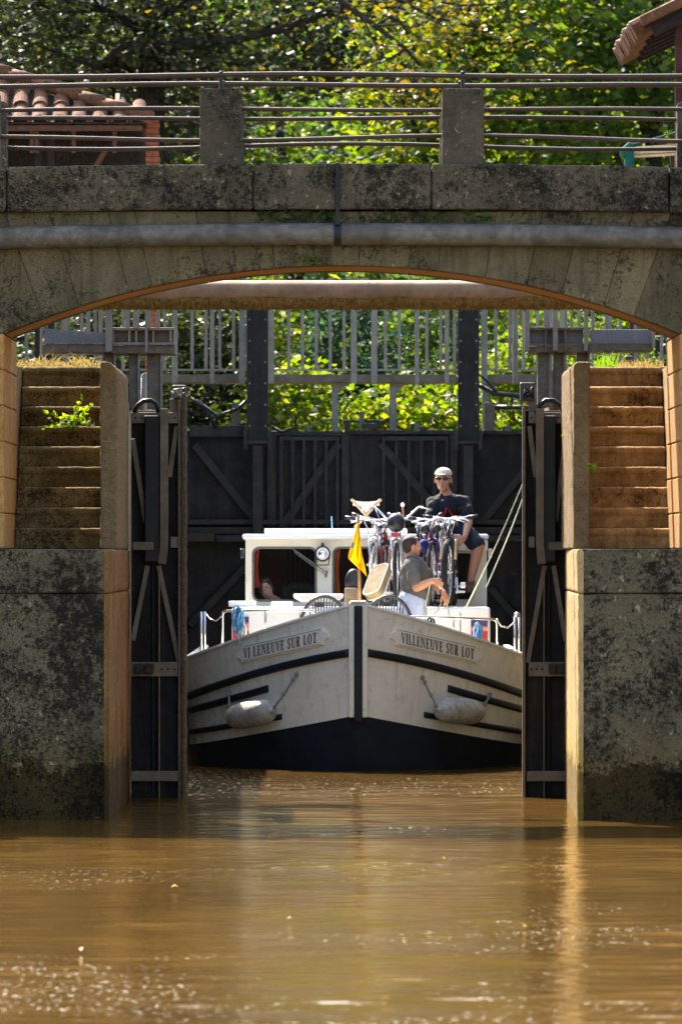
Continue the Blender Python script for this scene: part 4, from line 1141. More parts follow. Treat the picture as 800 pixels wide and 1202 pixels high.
framed(ops, CY, .05, CL, CR, zb, zt, .07, 'windscreen_frame', M['cream'])
for i, (a, c, d, f) in enumerate(ops):
    mb = MB()   # rubber/aluminium surround, rounded
    r = .07; pts = []
    for (qx, qz, s0) in ((c-r, f-r, 0), (a+r, f-r, PI/2), (a+r, d+r, PI), (c-r, d+r, 1.5*PI)):
        for k in range(5): pts.append((qx+r*math.cos(s0+PI/2*k/4), CY-.004, qz+r*math.sin(s0+PI/2*k/4)))
    mb.tube(pts, .013, 6, closed=True); w = mb.build('window_surround', M['galv'] if i < 2 else M['cream'], boat, smooth=True)
    mb = MB(); mb.add([(a,CY+.025,d),(c,CY+.025,d),(c,CY+.025,f),(a,CY+.025,f)], [(0,1,2,3)]); mb.build('pane', M['glass'], w)
mb = MB()
mb.box(CL, CL+.04, CY+.051, AFTC, zb, zt); mb.box(CR-.04, CR, CY+.051, AFTC, zb, zt); mb.box(CL+.041, CR-.041, AFTC-.04, AFTC, zb, zt); mb.build('cabin_side', M['cream'], boat)
mb = MB(); mb.box(CL+.045, CR-.045, CY+1.9, CY+1.93, zb, zt-.005); mb.box(CL+.042, CL+.05, CY+.06, CY+1.9, zb, zt-.005); mb.box(CR-.05, CR-.042, CY+.06, CY+1.9, zb, zt-.005); mb.build('cabin_lining', M['interior'], boat)
mb = MB()
for k in range(9):
    x = cx(335)+.055*k; mb.box(x, x+.035, CY+1.86, CY+1.895, zb+.05, zt-.1)
mb.build('slatted_door', M['dark'], boat)
mb = MB(); mb.box(cx(331), cx(372), CY+.55, CY+.62, zb, PZ(688, CY)); mb.ell((cx(352), CY+.58, PZ(690, CY)), (.16,.05,.07)); mb.build('dashboard', M['dark'], boat, bevel=.01)
# roof
mb = MB(); mb.box(CL-.035, CR+.02, CY-.10, AFTC+.1, zt+.001, PZ(627, CY)); mb.build('roof', M['white'], boat, bevel=.028, seg=3)
mb = MB(); mb.box(cx(500), cx(572), CY-.13, CY-.101, PZ(646.5, CY), PZ(634.5, CY)); mb.build('roof_edge_trim', M['cream'], boat, bevel=.01)
mb = MB(); mb.box(cx(310), cx(478), CY+.3, CY+3.2, PZ(626.7, CY), PZ(620.5, CY)); mb.build('roof_hatch', M['white'], boat, bevel=.015)
for p in (284, 575):
    mb = MB(); x = cx(p); mb.box(x-.022, x+.022, CY+.02, CY+.10, PZ(655,CY), PZ(644,CY)); mb.build('side_lamp', M['cream'] if p > 300 else M['black'], boat, bevel=.008)
# curtains
def curtain(p0, p1, q0, q1, mat):
    rows = []
    for k in range(9):
        f = k/8; row = []
        for j in range(13):
            u = j/12; px = p0+(p1-p0)*u; px = p0 + (px-p0)*(.6+.4*abs(f-.45)*2)
            row.append((cx(px), CY+.10+.02*math.sin(u*14), PZ(q0+(q1-q0)*f, CY)))
        rows.append(row)
    mb = MB(); mb.grid(rows); mb.build('curtain', mat, boat, smooth=True, recalc=False, solid=.004)
curtain(298, 304.5, 642, 690, M['redcurtain']); curtain(392, 400, 642, 706, M['orange'])
# spotlight, wiper
sp = MB(); c = P(378.5, 650, CY-.13); sp.tube([c+Vector((0,.09,0)), c+Vector((0,.03,0)), c], [.045,.075,.08], 24); so = sp.build('spotlight', M['white'], boat, smooth=False, bevel=.006)
mb = MB(); mb.torus(c, (0,1,0), .078, .011, 28, 8); mb.tube([c+Vector((-.075,.02,-.03)), c+Vector((-.065,.03,-.125)), c+Vector((.065,.03,-.125)), c+Vector((.075,.02,-.03))], .008, 6); mb.bar(c+Vector((0,.03,.07)), c+Vector((0,.1,.11)), .03, .02); mb.build('lamp_ring', M['black'], so)
mb = MB(); mb.ell(c+Vector((0,-.002,0)), (.05,.012,.05)); mb.build('lamp_glass', M['chrome'], so, smooth=True)
mb = MB(); mb.bar(P(343,644,CY-.04), P(384,673,CY-.05), .018, .012); mb.bar(P(345,648,CY-.04), P(383,676,CY-.05), .008, .008); mb.bar(P(384,670,CY-.05), P(382,678,CY-.05), .02, .02); mb.build('wiper', M['galv'], boat)
# grab rail, emblem panels, rails, stanchions
def chrome(pts, r=.012, name='guard_rail'): 
    mb = MB(); mb.tube(pts, r, 8); return mb.build(name, M['chrome'], boat, smooth=True)
def railpt(px, py, inset=.10):
    x = PX(px, 87.5)-BX
    for _ in range(4):
        D = BY+plan_s(x)+inset; x = PX(px, D)-BX
    return P(px, py, D)
chrome([railpt(261,762), railpt(261,722), railpt(262.5,718.5), railpt(266,717), railpt(300,716.6), railpt(340,716.2), railpt(367,716.5,.2), railpt(370,722,.2)])
chrome([railpt(311,717), railpt(311,745)], .008)
for px in (236, 240): chrome([railpt(px,774), railpt(px,718)], .014)
chrome([railpt(241,720), railpt(247,727), railpt(253,729), railpt(259,724), railpt(261,719)], .006, 'guard_chain')
chrome([railpt(473,729,.3), railpt(476,725,.3), railpt(480,724,.3), railpt(532,725), railpt(577,727), railpt(581.5,728), railpt(583,732), railpt(583,764)])
chrome([railpt(532,725), railpt(532,748)], .008)
for px in (604, 609): chrome([railpt(px,778), railpt(px,724)], .014)
chrome([railpt(583,727), railpt(588,735), railpt(596,737), railpt(603,731), railpt(606,725)], .008, 'guard_chain')
mb = MB(); mb.ell(railpt(606.5,722), (.035,.03,.03)); mb.build('stanchion_head', M['chrome'], boat, smooth=True)
def emblem(p0, p1, q):
    D = 89.83
    for (mat, a, c_) in (('purplepanel', q[0], q[1]), ('redpanel', q[1], q[3]), ('pinkpanel', q[1]+1, q[2])):
        mb = MB(); o = .004 if mat != 'pinkpanel' else .008
        mb.box(PX(p0,D), PX(p1,D), D-o, D+.018, PZ(c_,D)+(.001 if mat != 'pinkpanel' else .002), PZ(a,D)); mb.build('emblem_panel', M[mat], boat)
emblem(273, 292, (724, 731, 741, 755)); emblem(552.5, 572, (727, 735, 741, 757))
# deck tray table on coaming, helm seat, ledges
mb = MB()
t = lambda px, py, D: P(px, py, D)
top = [Vector((PX(344,89.9), 89.9, PZ(697.5,89.9))), Vector((PX(403,89.9), 89.9, PZ(697.5,89.9))), Vector((PX(403,89.9), 90.6, PZ(697.5,89.9))), Vector((PX(344,89.9), 90.6, PZ(697.5,89.9)))]
bot = [Vector((PX(354,89.9), 89.95, PZ(707,89.9))), Vector((PX(395,89.9), 89.95, PZ(707,89.9))), Vector((PX(395,89.9), 90.5, PZ(707,89.9))), Vector((PX(354,89.9), 90.5, PZ(707,89.9)))]
e = thing('deck_table', 'white deck table with sloping sides behind the left slatted chair', 'table', (PX(374,90), 90.2, CZ0))
mb.hexa(bot, [p-Vector((0,0,.035)) for p in top]); mb.build('underside', M['white'], e, bevel=.01)
mb = MB(); mb.hexa([p-Vector((0,0,.034)) for p in top], top); mb.build('table_top', M['white'], e, bevel=.012)
mb = MB(); mb.tube([(PX(374,90.2), 90.2, CZ0+.001), (PX(374,90.2), 90.2, PZ(707,89.9)+.01)], .05, 12); mb.build('pedestal', M['galv'], e)
e = thing('helm_seat', 'black round-backed seat behind the yellow flag', 'seat', (PX(412,90.7), 90.8, CZ0))
mb = MB(); mb.ell(P(415,684,90.9), (.10,.06,.15), seg=18, rings=12); mb.build('headrest', M['black'], e, smooth=True)
mb = MB(); mb.box(PX(404,90.9), PX(424,90.9), 90.7, 91.1, CZ0+.003, PZ(690,90.9)); mb.build('seat_base', M['cushion'], e, bevel=.02)
for (p0, p1, q0, q1, D, mat, lab) in ((268, 300, 708, 711.6, 90.3, 'white', 'flat white locker lid on the left of the foredeck house'), (318, 343, 708.5, 711.6, 90.4, 'canvas', 'folded white and blue cloth on the foredeck house')):
    mb = MB(); mb.box(PX(p0,D), PX(p1,D), D, D+.5, CZ0+.002, PZ(q0,D)+.02); tag(mb.build('locker_lid' if mat == 'white' else 'folded_cloth', M[mat], bevel=.01), lab, 'lid' if mat == 'white' else 'cloth')
mb = MB(); mb.bar(P(408.5,702.5,88.6), P(418.5,704,88.6), .05, .02); tag(mb.build('boat_brush', M['wood'], bevel=.006), 'small orange-brown wooden block beside the bow stem', 'block')
bpy.data.objects['boat_brush'].location = (0,0,0)

# ================================================================ THINGS ON AND AROUND THE BOAT
def fender(sg, label):
    a = .0
    e_c = hullpt(sg*(1.0 if sg < 0 else .94), .565 if sg < 0 else .60, .165)
    t = (hullpt(sg*1.32, .57)-hullpt(sg*1.0, .57)).normalized()
    if t.x < 0: t = -t
    t = (t + Vector((0,0,.12 if sg < 0 else -.05))).normalized()
    e = thing('fender', label, 'fender', e_c)
    FL = 1.28; mb = MB(); prof = [(-.31,.025),(-.285,.03),(-.275,.07),(-.25,.105),(-.20,.128),(-.1,.138),(0,.14),(.1,.138),(.20,.128),(.25,.105),(.275,.07),(.285,.03),(.31,.025)]
    mb.tube([e_c+t*p*FL for p, r in prof], [r for p, r in prof], 24); mb.build('fender_body', M['fender'], e, smooth=True)
    p0, p1 = e_c - t*.38, e_c + t*.38
    if sg < 0: A, B = hullpt(-1.34, zrub(1.34)-.10, .03), hullpt(-.63, .985, .02)
    else: A, B = hullpt(.66, .95, .02), hullpt(1.37, zrub(1.37)-.13, .03)
    for (u, v) in ((A, p0), (B, p1)):
        mb = MB(); mid = u.lerp(v, .5) + Vector((0,-.02,-.01)); mb.tube([u, u.lerp(mid,.5), mid, v.lerp(mid,.5), v], .012, 6)
        for f in (.15, .55): mb.ell(u.lerp(v, f)+Vector((0,-.01,0)), (.02,.02,.028), seg=8, rings=6)
        mb.ell(u, (.025,.02,.025), seg=8, rings=6); mb.build('lanyard', M['rope'], e, smooth=True)
fender(-1, 'scuffed grey fender roped to the left bow under the gap-lettered nameplate')
fender(1, 'scuffed cream fender roped to the right bow under the fully lettered nameplate')

# flag on its staff
e = thing('flag', 'limp yellow pennant with a blue emblem on a wooden bow staff', 'flag', (PX(421,86.6), 86.6, 1.7))
mb = MB(); mb.tube([P(421.5,712,86.6), P(421,650,86.6), P(420,603,86.6)], [.016,.015,.012], 10); mb.build('staff', M['wood'], e, smooth=True)
L_ = [(420.2,612),(416,626),(411.5,640),(407.8,653),(408.2,655.5),(414,661),(421,667),(426,672),(430.5,677.5)]
R_ = [(421.5,614),(422,625),(423,636),(424.2,648),(425.3,655),(427,661),(428.3,667),(429.6,673),(430.6,678)]
rows = []
for i in range(len(L_)):
    row = []
    for k in range(15):
        f = k/14; row.append(P(L_[i][0]+(R_[i][0]-L_[i][0])*f, L_[i][1]+(R_[i][1]-L_[i][1])*f, 86.57+.03*math.sin(f*11+i*.6)-.03*f))
    rows.append(row)
mb = MB(); mb.grid(rows); mb.build('cloth', M['flag'], e, smooth=True, sub=1, recalc=False)
mb = MB(); mb.prism([P(413.6,634.5,86.50), P(415.4,639,86.50), P(414.2,643,86.50), P(411.2,643.5,86.50)], (0,.006,0)); mb.build('emblem', M['flagblue'], e)

# leaning cushion
e = thing('cushion', 'beige canvas deck cushion with pale piping leaning behind the stem', 'cushion', P(434,706,87.9))
c0 = P(443,683,88.1); ax = (P(450,663,88.25)-P(435,703,87.9)).normalized(); sd = Vector((.80,-.45,.30)).normalized(); sd = (sd-ax*sd.dot(ax)).normalized(); nr = ax.cross(sd).normalized()
def rr(hw, hl, r, z, n=6):
    pts = []
    for (qx, qy, s0) in ((hw-r,hl-r,0),(-hw+r,hl-r,PI/2),(-hw+r,-hl+r,PI),(hw-r,-hl+r,1.5*PI)):
        for k in range(n): a = s0+PI/2*k/(n-1); pts.append(c0 + sd*(qx+r*math.cos(a)) + ax*(qy+r*math.sin(a)) + nr*z)
    return pts
mb = MB(); A = rr(.112,.222,.075,-.045); mb.prism(A, nr*.09); mb.build('pad', M['cushion'], e, bevel=.02, seg=4, smooth=False)
mb = MB(); mb.tube(rr(.110,.220,.075,-.043), .007, 6, closed=True); mb.tube(rr(.110,.220,.075,.043), .007, 6, closed=True); mb.build('piping', M['piping'], e, smooth=True)

# slatted plastic chairs
def chair(px, label):
    D = 88.4; zd = .752; xc = PX(px, D)
    e = thing('garden_chair', label, 'chair', (xc, D, zd))
    zt_ = 1.785; hw = .245; zb_ = 1.2
    arc = [(xc-hw*math.cos(a), D+.03, zb_+.25+(zt_-zb_-.25)*math.sin(a)) for a in np.linspace(0, PI, 17)]
    mb = MB(); mb.tube([(xc-hw, D+.0, zb_)] + arc + [(xc+hw, D+.0, zb_)], .019, 8); mb.build('back_frame', M['chairblue'], e, smooth=True)
    mb = MB()
    for k in range(13):
        f = -1+2*(k+.5)/13; x1 = xc+f*hw*.98; zt2 = zb_+.25+(zt_-zb_-.25)*math.sqrt(max(0,1-f*f*.96))-.01; x0 = xc+f*hw*.62
        mb.bar((x0, D, zb_), (x1*.5+x0*.5+.0, D+.03, zt2), .013, .008)
    mb.build('back_slats', M['chairblue'], e)
    mb = MB(); mb.box(xc-.24, xc+.24, D+.02, D+.48, zd+.40, zd+.425); mb.build('seat', M['chairblue'], e, bevel=.01)
    for sx in (-1, 1):
        mb = MB(); mb.tube([(xc+sx*hw, D, zb_), (xc+sx*.27, D+.1, zd+.64), (xc+sx*.28, D+.45, zd+.64), (xc+sx*.27, D+.48, zd+.45)], .016, 7); mb.build('armrest', M['chairblue'], e, smooth=True)
        for y in (.04, .46):
            mb = MB(); mb.tube([(xc+sx*.22, D+y, zd+.41), (xc+sx*.25, D+y, zd)], [.02,.015], 7); mb.build('leg', M['chairblue'], e, smooth=True)
chair(380, 'dark slatted garden chair on the foredeck left of the stem')
chair(456, 'dark slatted garden chair on the foredeck right of the stem')

# bicycles standing on the deckhouse, front wheels towards the bow
def bicycle(px, label, frame, D0=89.95, yaw=0.0, steer=0.0, bar='flat', tyre_w=.022, zoff=0.0, lean=0.0):
    x0 = PX(px, D0); Rw = .335
    e = thing('bicycle', label, 'bicycle', (x0, D0+Rw, CZ0+.002), group=None)
    o = Vector((x0, D0+Rw, CZ0+.004+Rw+tyre_w))
    def V(x, y, z):    # bike frame: y backwards, z up, around the front hub
        zz = z + Rw
        xx = x + lean*zz
        return o + Vector((xx*math.cos(yaw) - y*math.sin(yaw), xx*math.sin(yaw) + y*math.cos(yaw), z))
    def Vs(x, y, z):   # steered parts turn about the head axis
        return V(x*math.cos(steer)-y*math.sin(steer), x*math.sin(steer)+y*math.cos(steer), z)
    for which, f, yy in (('f', Vs, 0), ('r', V, 1.03)):
        w = bpy.data.objects.new('wheel', None); COL.objects.link(w); w.parent = e
        cpt = f(0, yy, 0); axd = (f(1, yy, 0)-f(0, yy, 0)).normalized()
        mb = MB(); mb.torus(cpt, axd, Rw, tyre_w, 32, 8); mb.build('tyre', M['tyre'], w, smooth=True)
        mb = MB(); mb.torus(cpt, axd, Rw-.028, .010, 32, 6)
        u = axd.orthogonal().normalized(); v2 = axd.cross(u)
        for k in range(18):
            a = 2*PI*k/18; mb.bar(cpt+axd*(.025 if k % 2 else -.025), cpt+(u*math.cos(a)+v2*math.sin(a))*(Rw-.03), .003, .003)
        mb.tube([cpt-axd*.05, cpt+axd*.05], .018, 8); mb.build('rim', M['silver'], w)
    fm = M[frame]
    mb = MB(); hd0, hd1 = V(0,.10,.36), V(0,.14,.49); st_, bb, rh = V(0,.62,.42), V(0,.58,-.06), V(0,1.03,0)
    mb.tube([hd0, hd1], .02, 8); mb.tube([hd1*.7+hd0*.3, st_], .016, 8); mb.tube([hd0, bb], .019, 8); mb.tube([st_, bb], .016, 8)
    for sx in (-1, 1):
        k = Vector((sx*.05,0,0)); mb.tube([bb+k*.3, rh+k], .009, 6); mb.tube([st_+k*.2, rh+k], .008, 6)
    mb.build('frame', fm, e, smooth=True)
    mb = MB()
    for sx in (-1, 1): mb.tube([Vs(sx*.05,0,0), Vs(sx*.052,.07,.36), Vs(0,.10,.385)], [.011,.015,.014], 8)
    mb.build('fork', fm if frame != 'silver' else M['silver'], e, smooth=True)
    mb = MB(); hb = Vs(0,.16,.575); mb.tube([hd1, hb], .014, 8)
    if bar == 'flat': pts = [Vs(-.30,.20,.61), Vs(-.1,.16,.585), hb, Vs(.1,.16,.585), Vs(.30,.20,.61)]
    elif bar == 'up': pts = [Vs(-.27,.30,.72), Vs(-.24,.16,.72), Vs(-.10,.10,.59), hb, Vs(.10,.10,.59), Vs(.24,.16,.72), Vs(.27,.30,.72)]
    else: pts = [Vs(-.29,.26,.65), Vs(-.22,.14,.61), Vs(-.08,.13,.59), hb, Vs(.08,.13,.59), Vs(.22,.14,.61), Vs(.29,.26,.65)]
    mb.tube(pts, .012, 8)
    hbo = mb.build('handlebar', M['chrome'], e, smooth=True)
    mb = MB()
    for i in (0, -1):
        q, q2 = pts[i], pts[1 if i == 0 else -2]; mb.tube([q, q.lerp(q2, .55)], .019, 8)
    mb.build('grip', M['black'], hbo, smooth=True)
    mb = MB()
    for sx, q in ((-1, pts[1]), (1, pts[-2])): mb.tube([q+Vector((0,-.02,0)), q+Vector((sx*.05,-.07,-.01)), q+Vector((sx*.14,-.08,-.03))], .008, 6)
    mb.tube([hb, hb+Vector((.05,-.12,-.04)), Vs(.03,.02,.4)], .004, 5); mb.tube([pts[1], pts[1]+Vector((.03,-.10,-.08)), Vs(-.03,.06,.3)], .004, 5)
    mb.build('brake_lever', M['chrome'], hbo, smooth=True)
    mb = MB(); mb.tube([st_, V(0,.66,.50)], .013, 8); mb.build('seat_post', M['silver'], e)
    mb = MB(); mb.hexa([V(-.025,.5,.49), V(.025,.5,.49), V(.08,.78,.50), V(-.08,.78,.50)], [V(-.02,.5,.53), V(.02,.5,.53), V(.07,.78,.56), V(-.07,.78,.56)]); mb.build('saddle', M['black'], e, bevel=.02, seg=3)
    mb = MB(); mb.torus(bb+Vector((.045,0,0)), (1,0,0), .09, .006, 20, 5)
    mb.bar(bb+Vector((.06,0,0)), bb+Vector((.07,-.08,-.15)), .02, .02); mb.bar(bb-Vector((.06,0,0)), bb+Vector((-.07,.08,.15)), .02, .02); mb.box(bb.x+.05, bb.x+.15, bb.y-.12, bb.y-.05, bb.z-.165, bb.z-.14); mb.box(bb.x-.15, bb.x-.05, bb.y+.05, bb.y+.12, bb.z+.14, bb.z+.165); mb.build('crank', M['silver'], e)
    return e, V, Vs
b1, V1, Vs1 = bicycle(440, 'silver bicycle beside the yellow flag, leftmost of the row on the deckhouse', 'silver', yaw=R(-6), steer=R(14), bar='flat', D0=90.2)
b2, V2, Vs2 = bicycle(465, 'silver bicycle with a black handlebar bag and red plate behind the beige cushion', 'silver', D0=90.0, yaw=R(3), steer=R(-6), bar='up')
mb = MB(); c = Vs2(0,-.02,.52); mb.ell(c+Vector((0,0,.03)), (.10,.10,.105), seg=16, rings=10); mb.build('handlebar_bag', M['black'], b2, smooth=True)
mb = MB(); c = Vs2(0,-.06,.42); mb.box(c.x-.055, c.x+.055, c.y-.03, c.y, c.z-.02, c.z+.02); mb.build('reflector', M['reflector'], b2, bevel=.006)
b3, V3, Vs3 = bicycle(490, 'grey bicycle mostly hidden behind the standing man', 'blackframe', D0=90.5, yaw=R(-4), steer=R(10), bar='curve')
b4, V4, Vs4 = bicycle(507, 'purple bicycle with blue panniers between the two men', 'purple', D0=90.1, yaw=R(5), steer=R(-12), bar='flat')
for sx in (-1, 1):
    mb = MB(); c = Vs4(sx*.10, .08, .30); mb.ell(c, (.055,.09,.075), seg=12, rings=8); mb.build('pannier', M['bluebag'], b4, smooth=True)
mb = MB(); c = Vs4(.0, -.02, .46); mb.ell(c+Vector((-.07,0,.02)), (.055,.05,.055)); mb.ell(c+Vector((.06,0,.03)), (.045,.05,.045)); mb.build('head_lamp', M['black'], b4, smooth=True)
b5, V5, Vs5 = bicycle(526, 'black mountain bike with a knobbly front tyre in front of the seated man', 'blackframe', D0=89.92, yaw=R(-4), steer=R(-4), bar='flat', tyre_w=.036)
mb = MB()
for sx in (-1, 1): mb.tube([Vs5(sx*.075,.03,.14), Vs5(sx*.077,.07,.36)], .017, 8)
mb.build('fork_sleeve', M['palewood'], b5, smooth=True)
mb = MB(); c = P(543, 687, 89.9); mb.box(c.x-.03, c.x+.03, c.y-.02, c.y+.03, c.z-.03, c.z+.03); mb.bar(c, c+Vector((-.09,.25,-.02)), .012, .012); mb.build('pedal', M['silver'], b5, bevel=.006)

b6, V6, Vs6 = bicycle(454, 'red bicycle squeezed behind the two silver bicycles', 'redframe', D0=90.75, yaw=R(7), steer=R(20), bar='curve')
b7, V7, Vs7 = bicycle(516, 'silver bicycle with steeply turned handlebar between the purple and black bicycles', 'silver', D0=90.6, yaw=R(-5), steer=R(-24), bar='flat')
# small things on the roof
e = thing('folding_stool', 'folding wooden stool with a white canvas seat standing on the cabin roof', 'stool', P(428, 620, 92.6))
D = 92.6
zr_ = PZ(620.5, CY)
mb = MB(); rows = []
for i in range(9):
    f = i/8; rows.append([(PX(414+31*f, D), D-.125, PZ(593.5+1.2*math.sin(PI*f), D))] + [(PX(414+31*f, D), D-.12+.24*k/4, PZ(588.0+1.5*math.sin(PI*f)+.8*math.sin(PI*k/4), D)) for k in range(5)])
mb.grid(rows); mb.build('canvas_seat', M['canvas'], e, solid=.012, smooth=True, recalc=False)
mb = MB(); rows = [[(PX(424+10*k/3, D), D-.125+.004*j, PZ(590+12*j/3, D)) for k in range(4)] for j in range(4)]; mb.grid(rows); mb.build('canvas_pocket', M['canvas'], e, solid=.01, recalc=False)
for (p0, p1) in ((413, 443), (446, 416)):
    for dy in (-.13, .13):
        mb = MB(); a = P(p0, 586.5, D+dy); mb.tube([a, Vector((PX(p1, D+dy), D+dy, zr_+.012))], .015, 8); mb.build('leg', M['palewood'], e, smooth=True)
for p0 in (413, 446):
    mb = MB(); mb.tube([P(p0,587,D-.15), P(p0,587,D+.15)], .018, 8); mb.build('seat_bar', M['palewood'], e, smooth=True)
e = thing('boat_pole', 'short wooden pole with a white ball top standing on the cabin roof', 'pole', (PX(473,92.4), 92.4, zr_))
mb = MB(); mb.tube([Vector((PX(474,92.4), 92.4, zr_)), P(472.5,594,92.4)], .012, 8); mb.build('shaft', M['wood'], e, smooth=True)
mb = MB(); mb.ell(P(472.3,592.5,92.4), (.022,.022,.022)); mb.build('knob', M['white'], e, smooth=True)
for px, top, lab in ((389, 606, 'thin blue aerial rod on the left of the cabin roof'), (467, 601, 'short blue rod on the cabin roof beside the wooden pole')):
    mb = MB(); mb.tube([Vector((PX(px+.6,92.8), 92.8, zr_-.002)), P(px,top,92.8)], .007, 6); tag(mb.build('aerial', M['rope_blue'], smooth=True), lab, 'aerial')
mb = MB()
rr_ = random.Random(2)
rows = [[(PX(496+14*i/8, 91.95), 91.9+.5*j/4, PZ(627,CY)+.006+.055*math.exp(-((i-3.2)/2.4)**2)*(1-.2*j/4)+.012*rr_.random()) for j in range(5)] for i in range(9)]
mb.grid(rows); n0 = len(rows)*5
tag(mb.build('life_jacket', M['redfab'], solid=.03, smooth=True, recalc=False), 'crumpled red-orange life jacket lying on the cabin roof edge', 'life jacket')
# ropes
def coil(name, c, mat, label, n=7, r=.07):
    rr_ = random.Random(len(label)); mb = MB()
    for k in range(n):
        ax_ = Vector((rr_.uniform(-.5,.5), 1, rr_.uniform(-.4,.4))); o2 = Vector((rr_.uniform(-.03,.03), rr_.uniform(-.02,.02), rr_.uniform(-.05,.05)))
        pts = []
        u = ax_.normalized().orthogonal().normalized(); w = ax_.normalized().cross(u)
        for q in range(16):
            a = 2*PI*q/16; d = u*math.cos(a)*r + w*math.sin(a)*r; pts.append(c + o2 + Vector((d.x*.45, d.y, d.z*1.4)))
        mb.tube(pts, .010, 6, closed=True)
    return tag(mb.build(name, M[mat], smooth=True), label, 'rope')
coil('rope_coil', railpt(279, 728, .06), 'rope_blue', 'blue and white rope coil hung on the left bow rail', 8, .08)
coil('rope_coil', railpt(284, 746, .06), 'rope_white', 'pale rope bundle under the blue coil at the left bow', 5, .045)
coil('rope_coil', railpt(561, 744, .10), 'rope_blue', 'blue-grey rope coil by the red panel at the right bow', 7, .05)
coil('rope_coil', railpt(507, 738, .14), 'rubber', 'black rope coil under the right bow rail', 5, .05)
mb = MB()
A = P(655, 462, 82.5); B = P(541, 724, 88.7); C_ = P(570, 690, 90.6)
for q, off in ((B, 0), (C_, .05)):
    pts = []
    for k in range(17):
        f = k/16; p = A.lerp(q, f); p.z -= .10*math.sin(PI*f); pts.append(p)
    mb.tube(pts, .0075, 7)
mb.tube([B, P(533,729,88.8), P(527,722,88.9), P(523,703,88.95), P(521,696,88.95)], .0075, 6); mb.tube([P(522,697,88.95), P(514,716,88.9), P(504,727,88.8), P(498,716,88.9), P(505,684,88.72)], .0075, 6)
tag(mb.build('mooring_rope', M['rope_white'], smooth=True), 'doubled pale green mooring rope from the right lock side to the deck', 'rope')
# ================================================================ PEOPLE
def head_parts(mb, c, fwd, up, s=1.0):
    """adds a head (height about .23*s) to mb; returns helper to place things on it"""
    f = Vector(fwd).normalized(); u = Vector(up); u = (u - f*u.dot(f)).normalized(); r = f.cross(u)
    Mx = Matrix((r, f, u)).transposed()
    H = lambda x, y, z: Vector(c) + (r*x + f*y + u*z)*s
    E = lambda x, y, z, a, b, d, **k: mb.ell(H(x,y,z), (a*s,b*s,d*s), Mx, **k)
    E(0,-.012,.030,.074,.094,.086); E(0,.016,-.028,.060,.074,.070); E(0,.046,-.078,.036,.038,.030); E(0,.02,-.06,.052,.05,.045)
    mb.capsule(H(0,.083,.012), .010*s, H(0,.100,-.022), .015*s); E(0,.094,-.028,.018,.014,.011)
    for sx in (-1, 1):
        E(sx*.030,.074,.020,.020,.012,.008); E(sx*.036,.066,-.018,.022,.018,.020); E(sx*.076,-.006,-.006,.010,.022,.032)
    E(0,.079,-.056,.022,.012,.007); E(0,.076,-.068,.020,.012,.007)
    return H, Mx
def hand(mb, wrist, direction, palm_n, s=1.0, curl=.6, mirror=1):
    d = Vector(direction).normalized(); n = Vector(palm_n); n = (n-d*n.dot(d)).normalized(); l = d.cross(n)*mirror
    w = Vector(wrist)
    for k in (-1, 0, 1): mb.capsule(w + d*.012*s + l*k*.018*s, .016*s, w + d*.078*s + l*k*.024*s, .0135*s, seg=8, rings=3)
    for k, L in ((-1.5, .060), (-.5, .074), (.5, .078), (1.5, .070)):
        a = w + d*.082*s + l*k*.0185*s
        b_ = a + (d*math.cos(curl*.6) + n*math.sin(curl*.6))*L*.48*s
        c_ = b_ + (d*math.cos(curl*1.7) + n*math.sin(curl*1.7))*L*.55*s
        mb.capsule(a, .0088*s, b_, .0082*s, seg=8, rings=3); mb.capsule(b_, .0082*s, c_, .0068*s, seg=8, rings=3)
    a = w + d*.028*s + l*.030*s; b_ = a + (d*.75 + l*.55 + n*.35).normalized()*.042*s; c_ = b_ + (d*.85 + n*.5).normalized()*.032*s
    mb.capsule(a, .013*s, b_, .0105*s, seg=8, rings=3); mb.capsule(b_, .0105*s, c_, .008*s, seg=8, rings=3)
def chain(mb, pts):
    for (p, r), (q, t) in zip(pts[:-1], pts[1:]): mb.capsule(p, r, q, t)

def crease(o):
    for sz, am in ((.11, .030), (.045, .012)):
        t = bpy.data.textures.new('folds', 'CLOUDS'); t.noise_scale = sz; t.noise_depth = 1
        md = o.modifiers.new('d', 'DISPLACE'); md.texture = t; md.texture_coords = 'GLOBAL'; md.strength = am; md.mid_level = .5
    return o
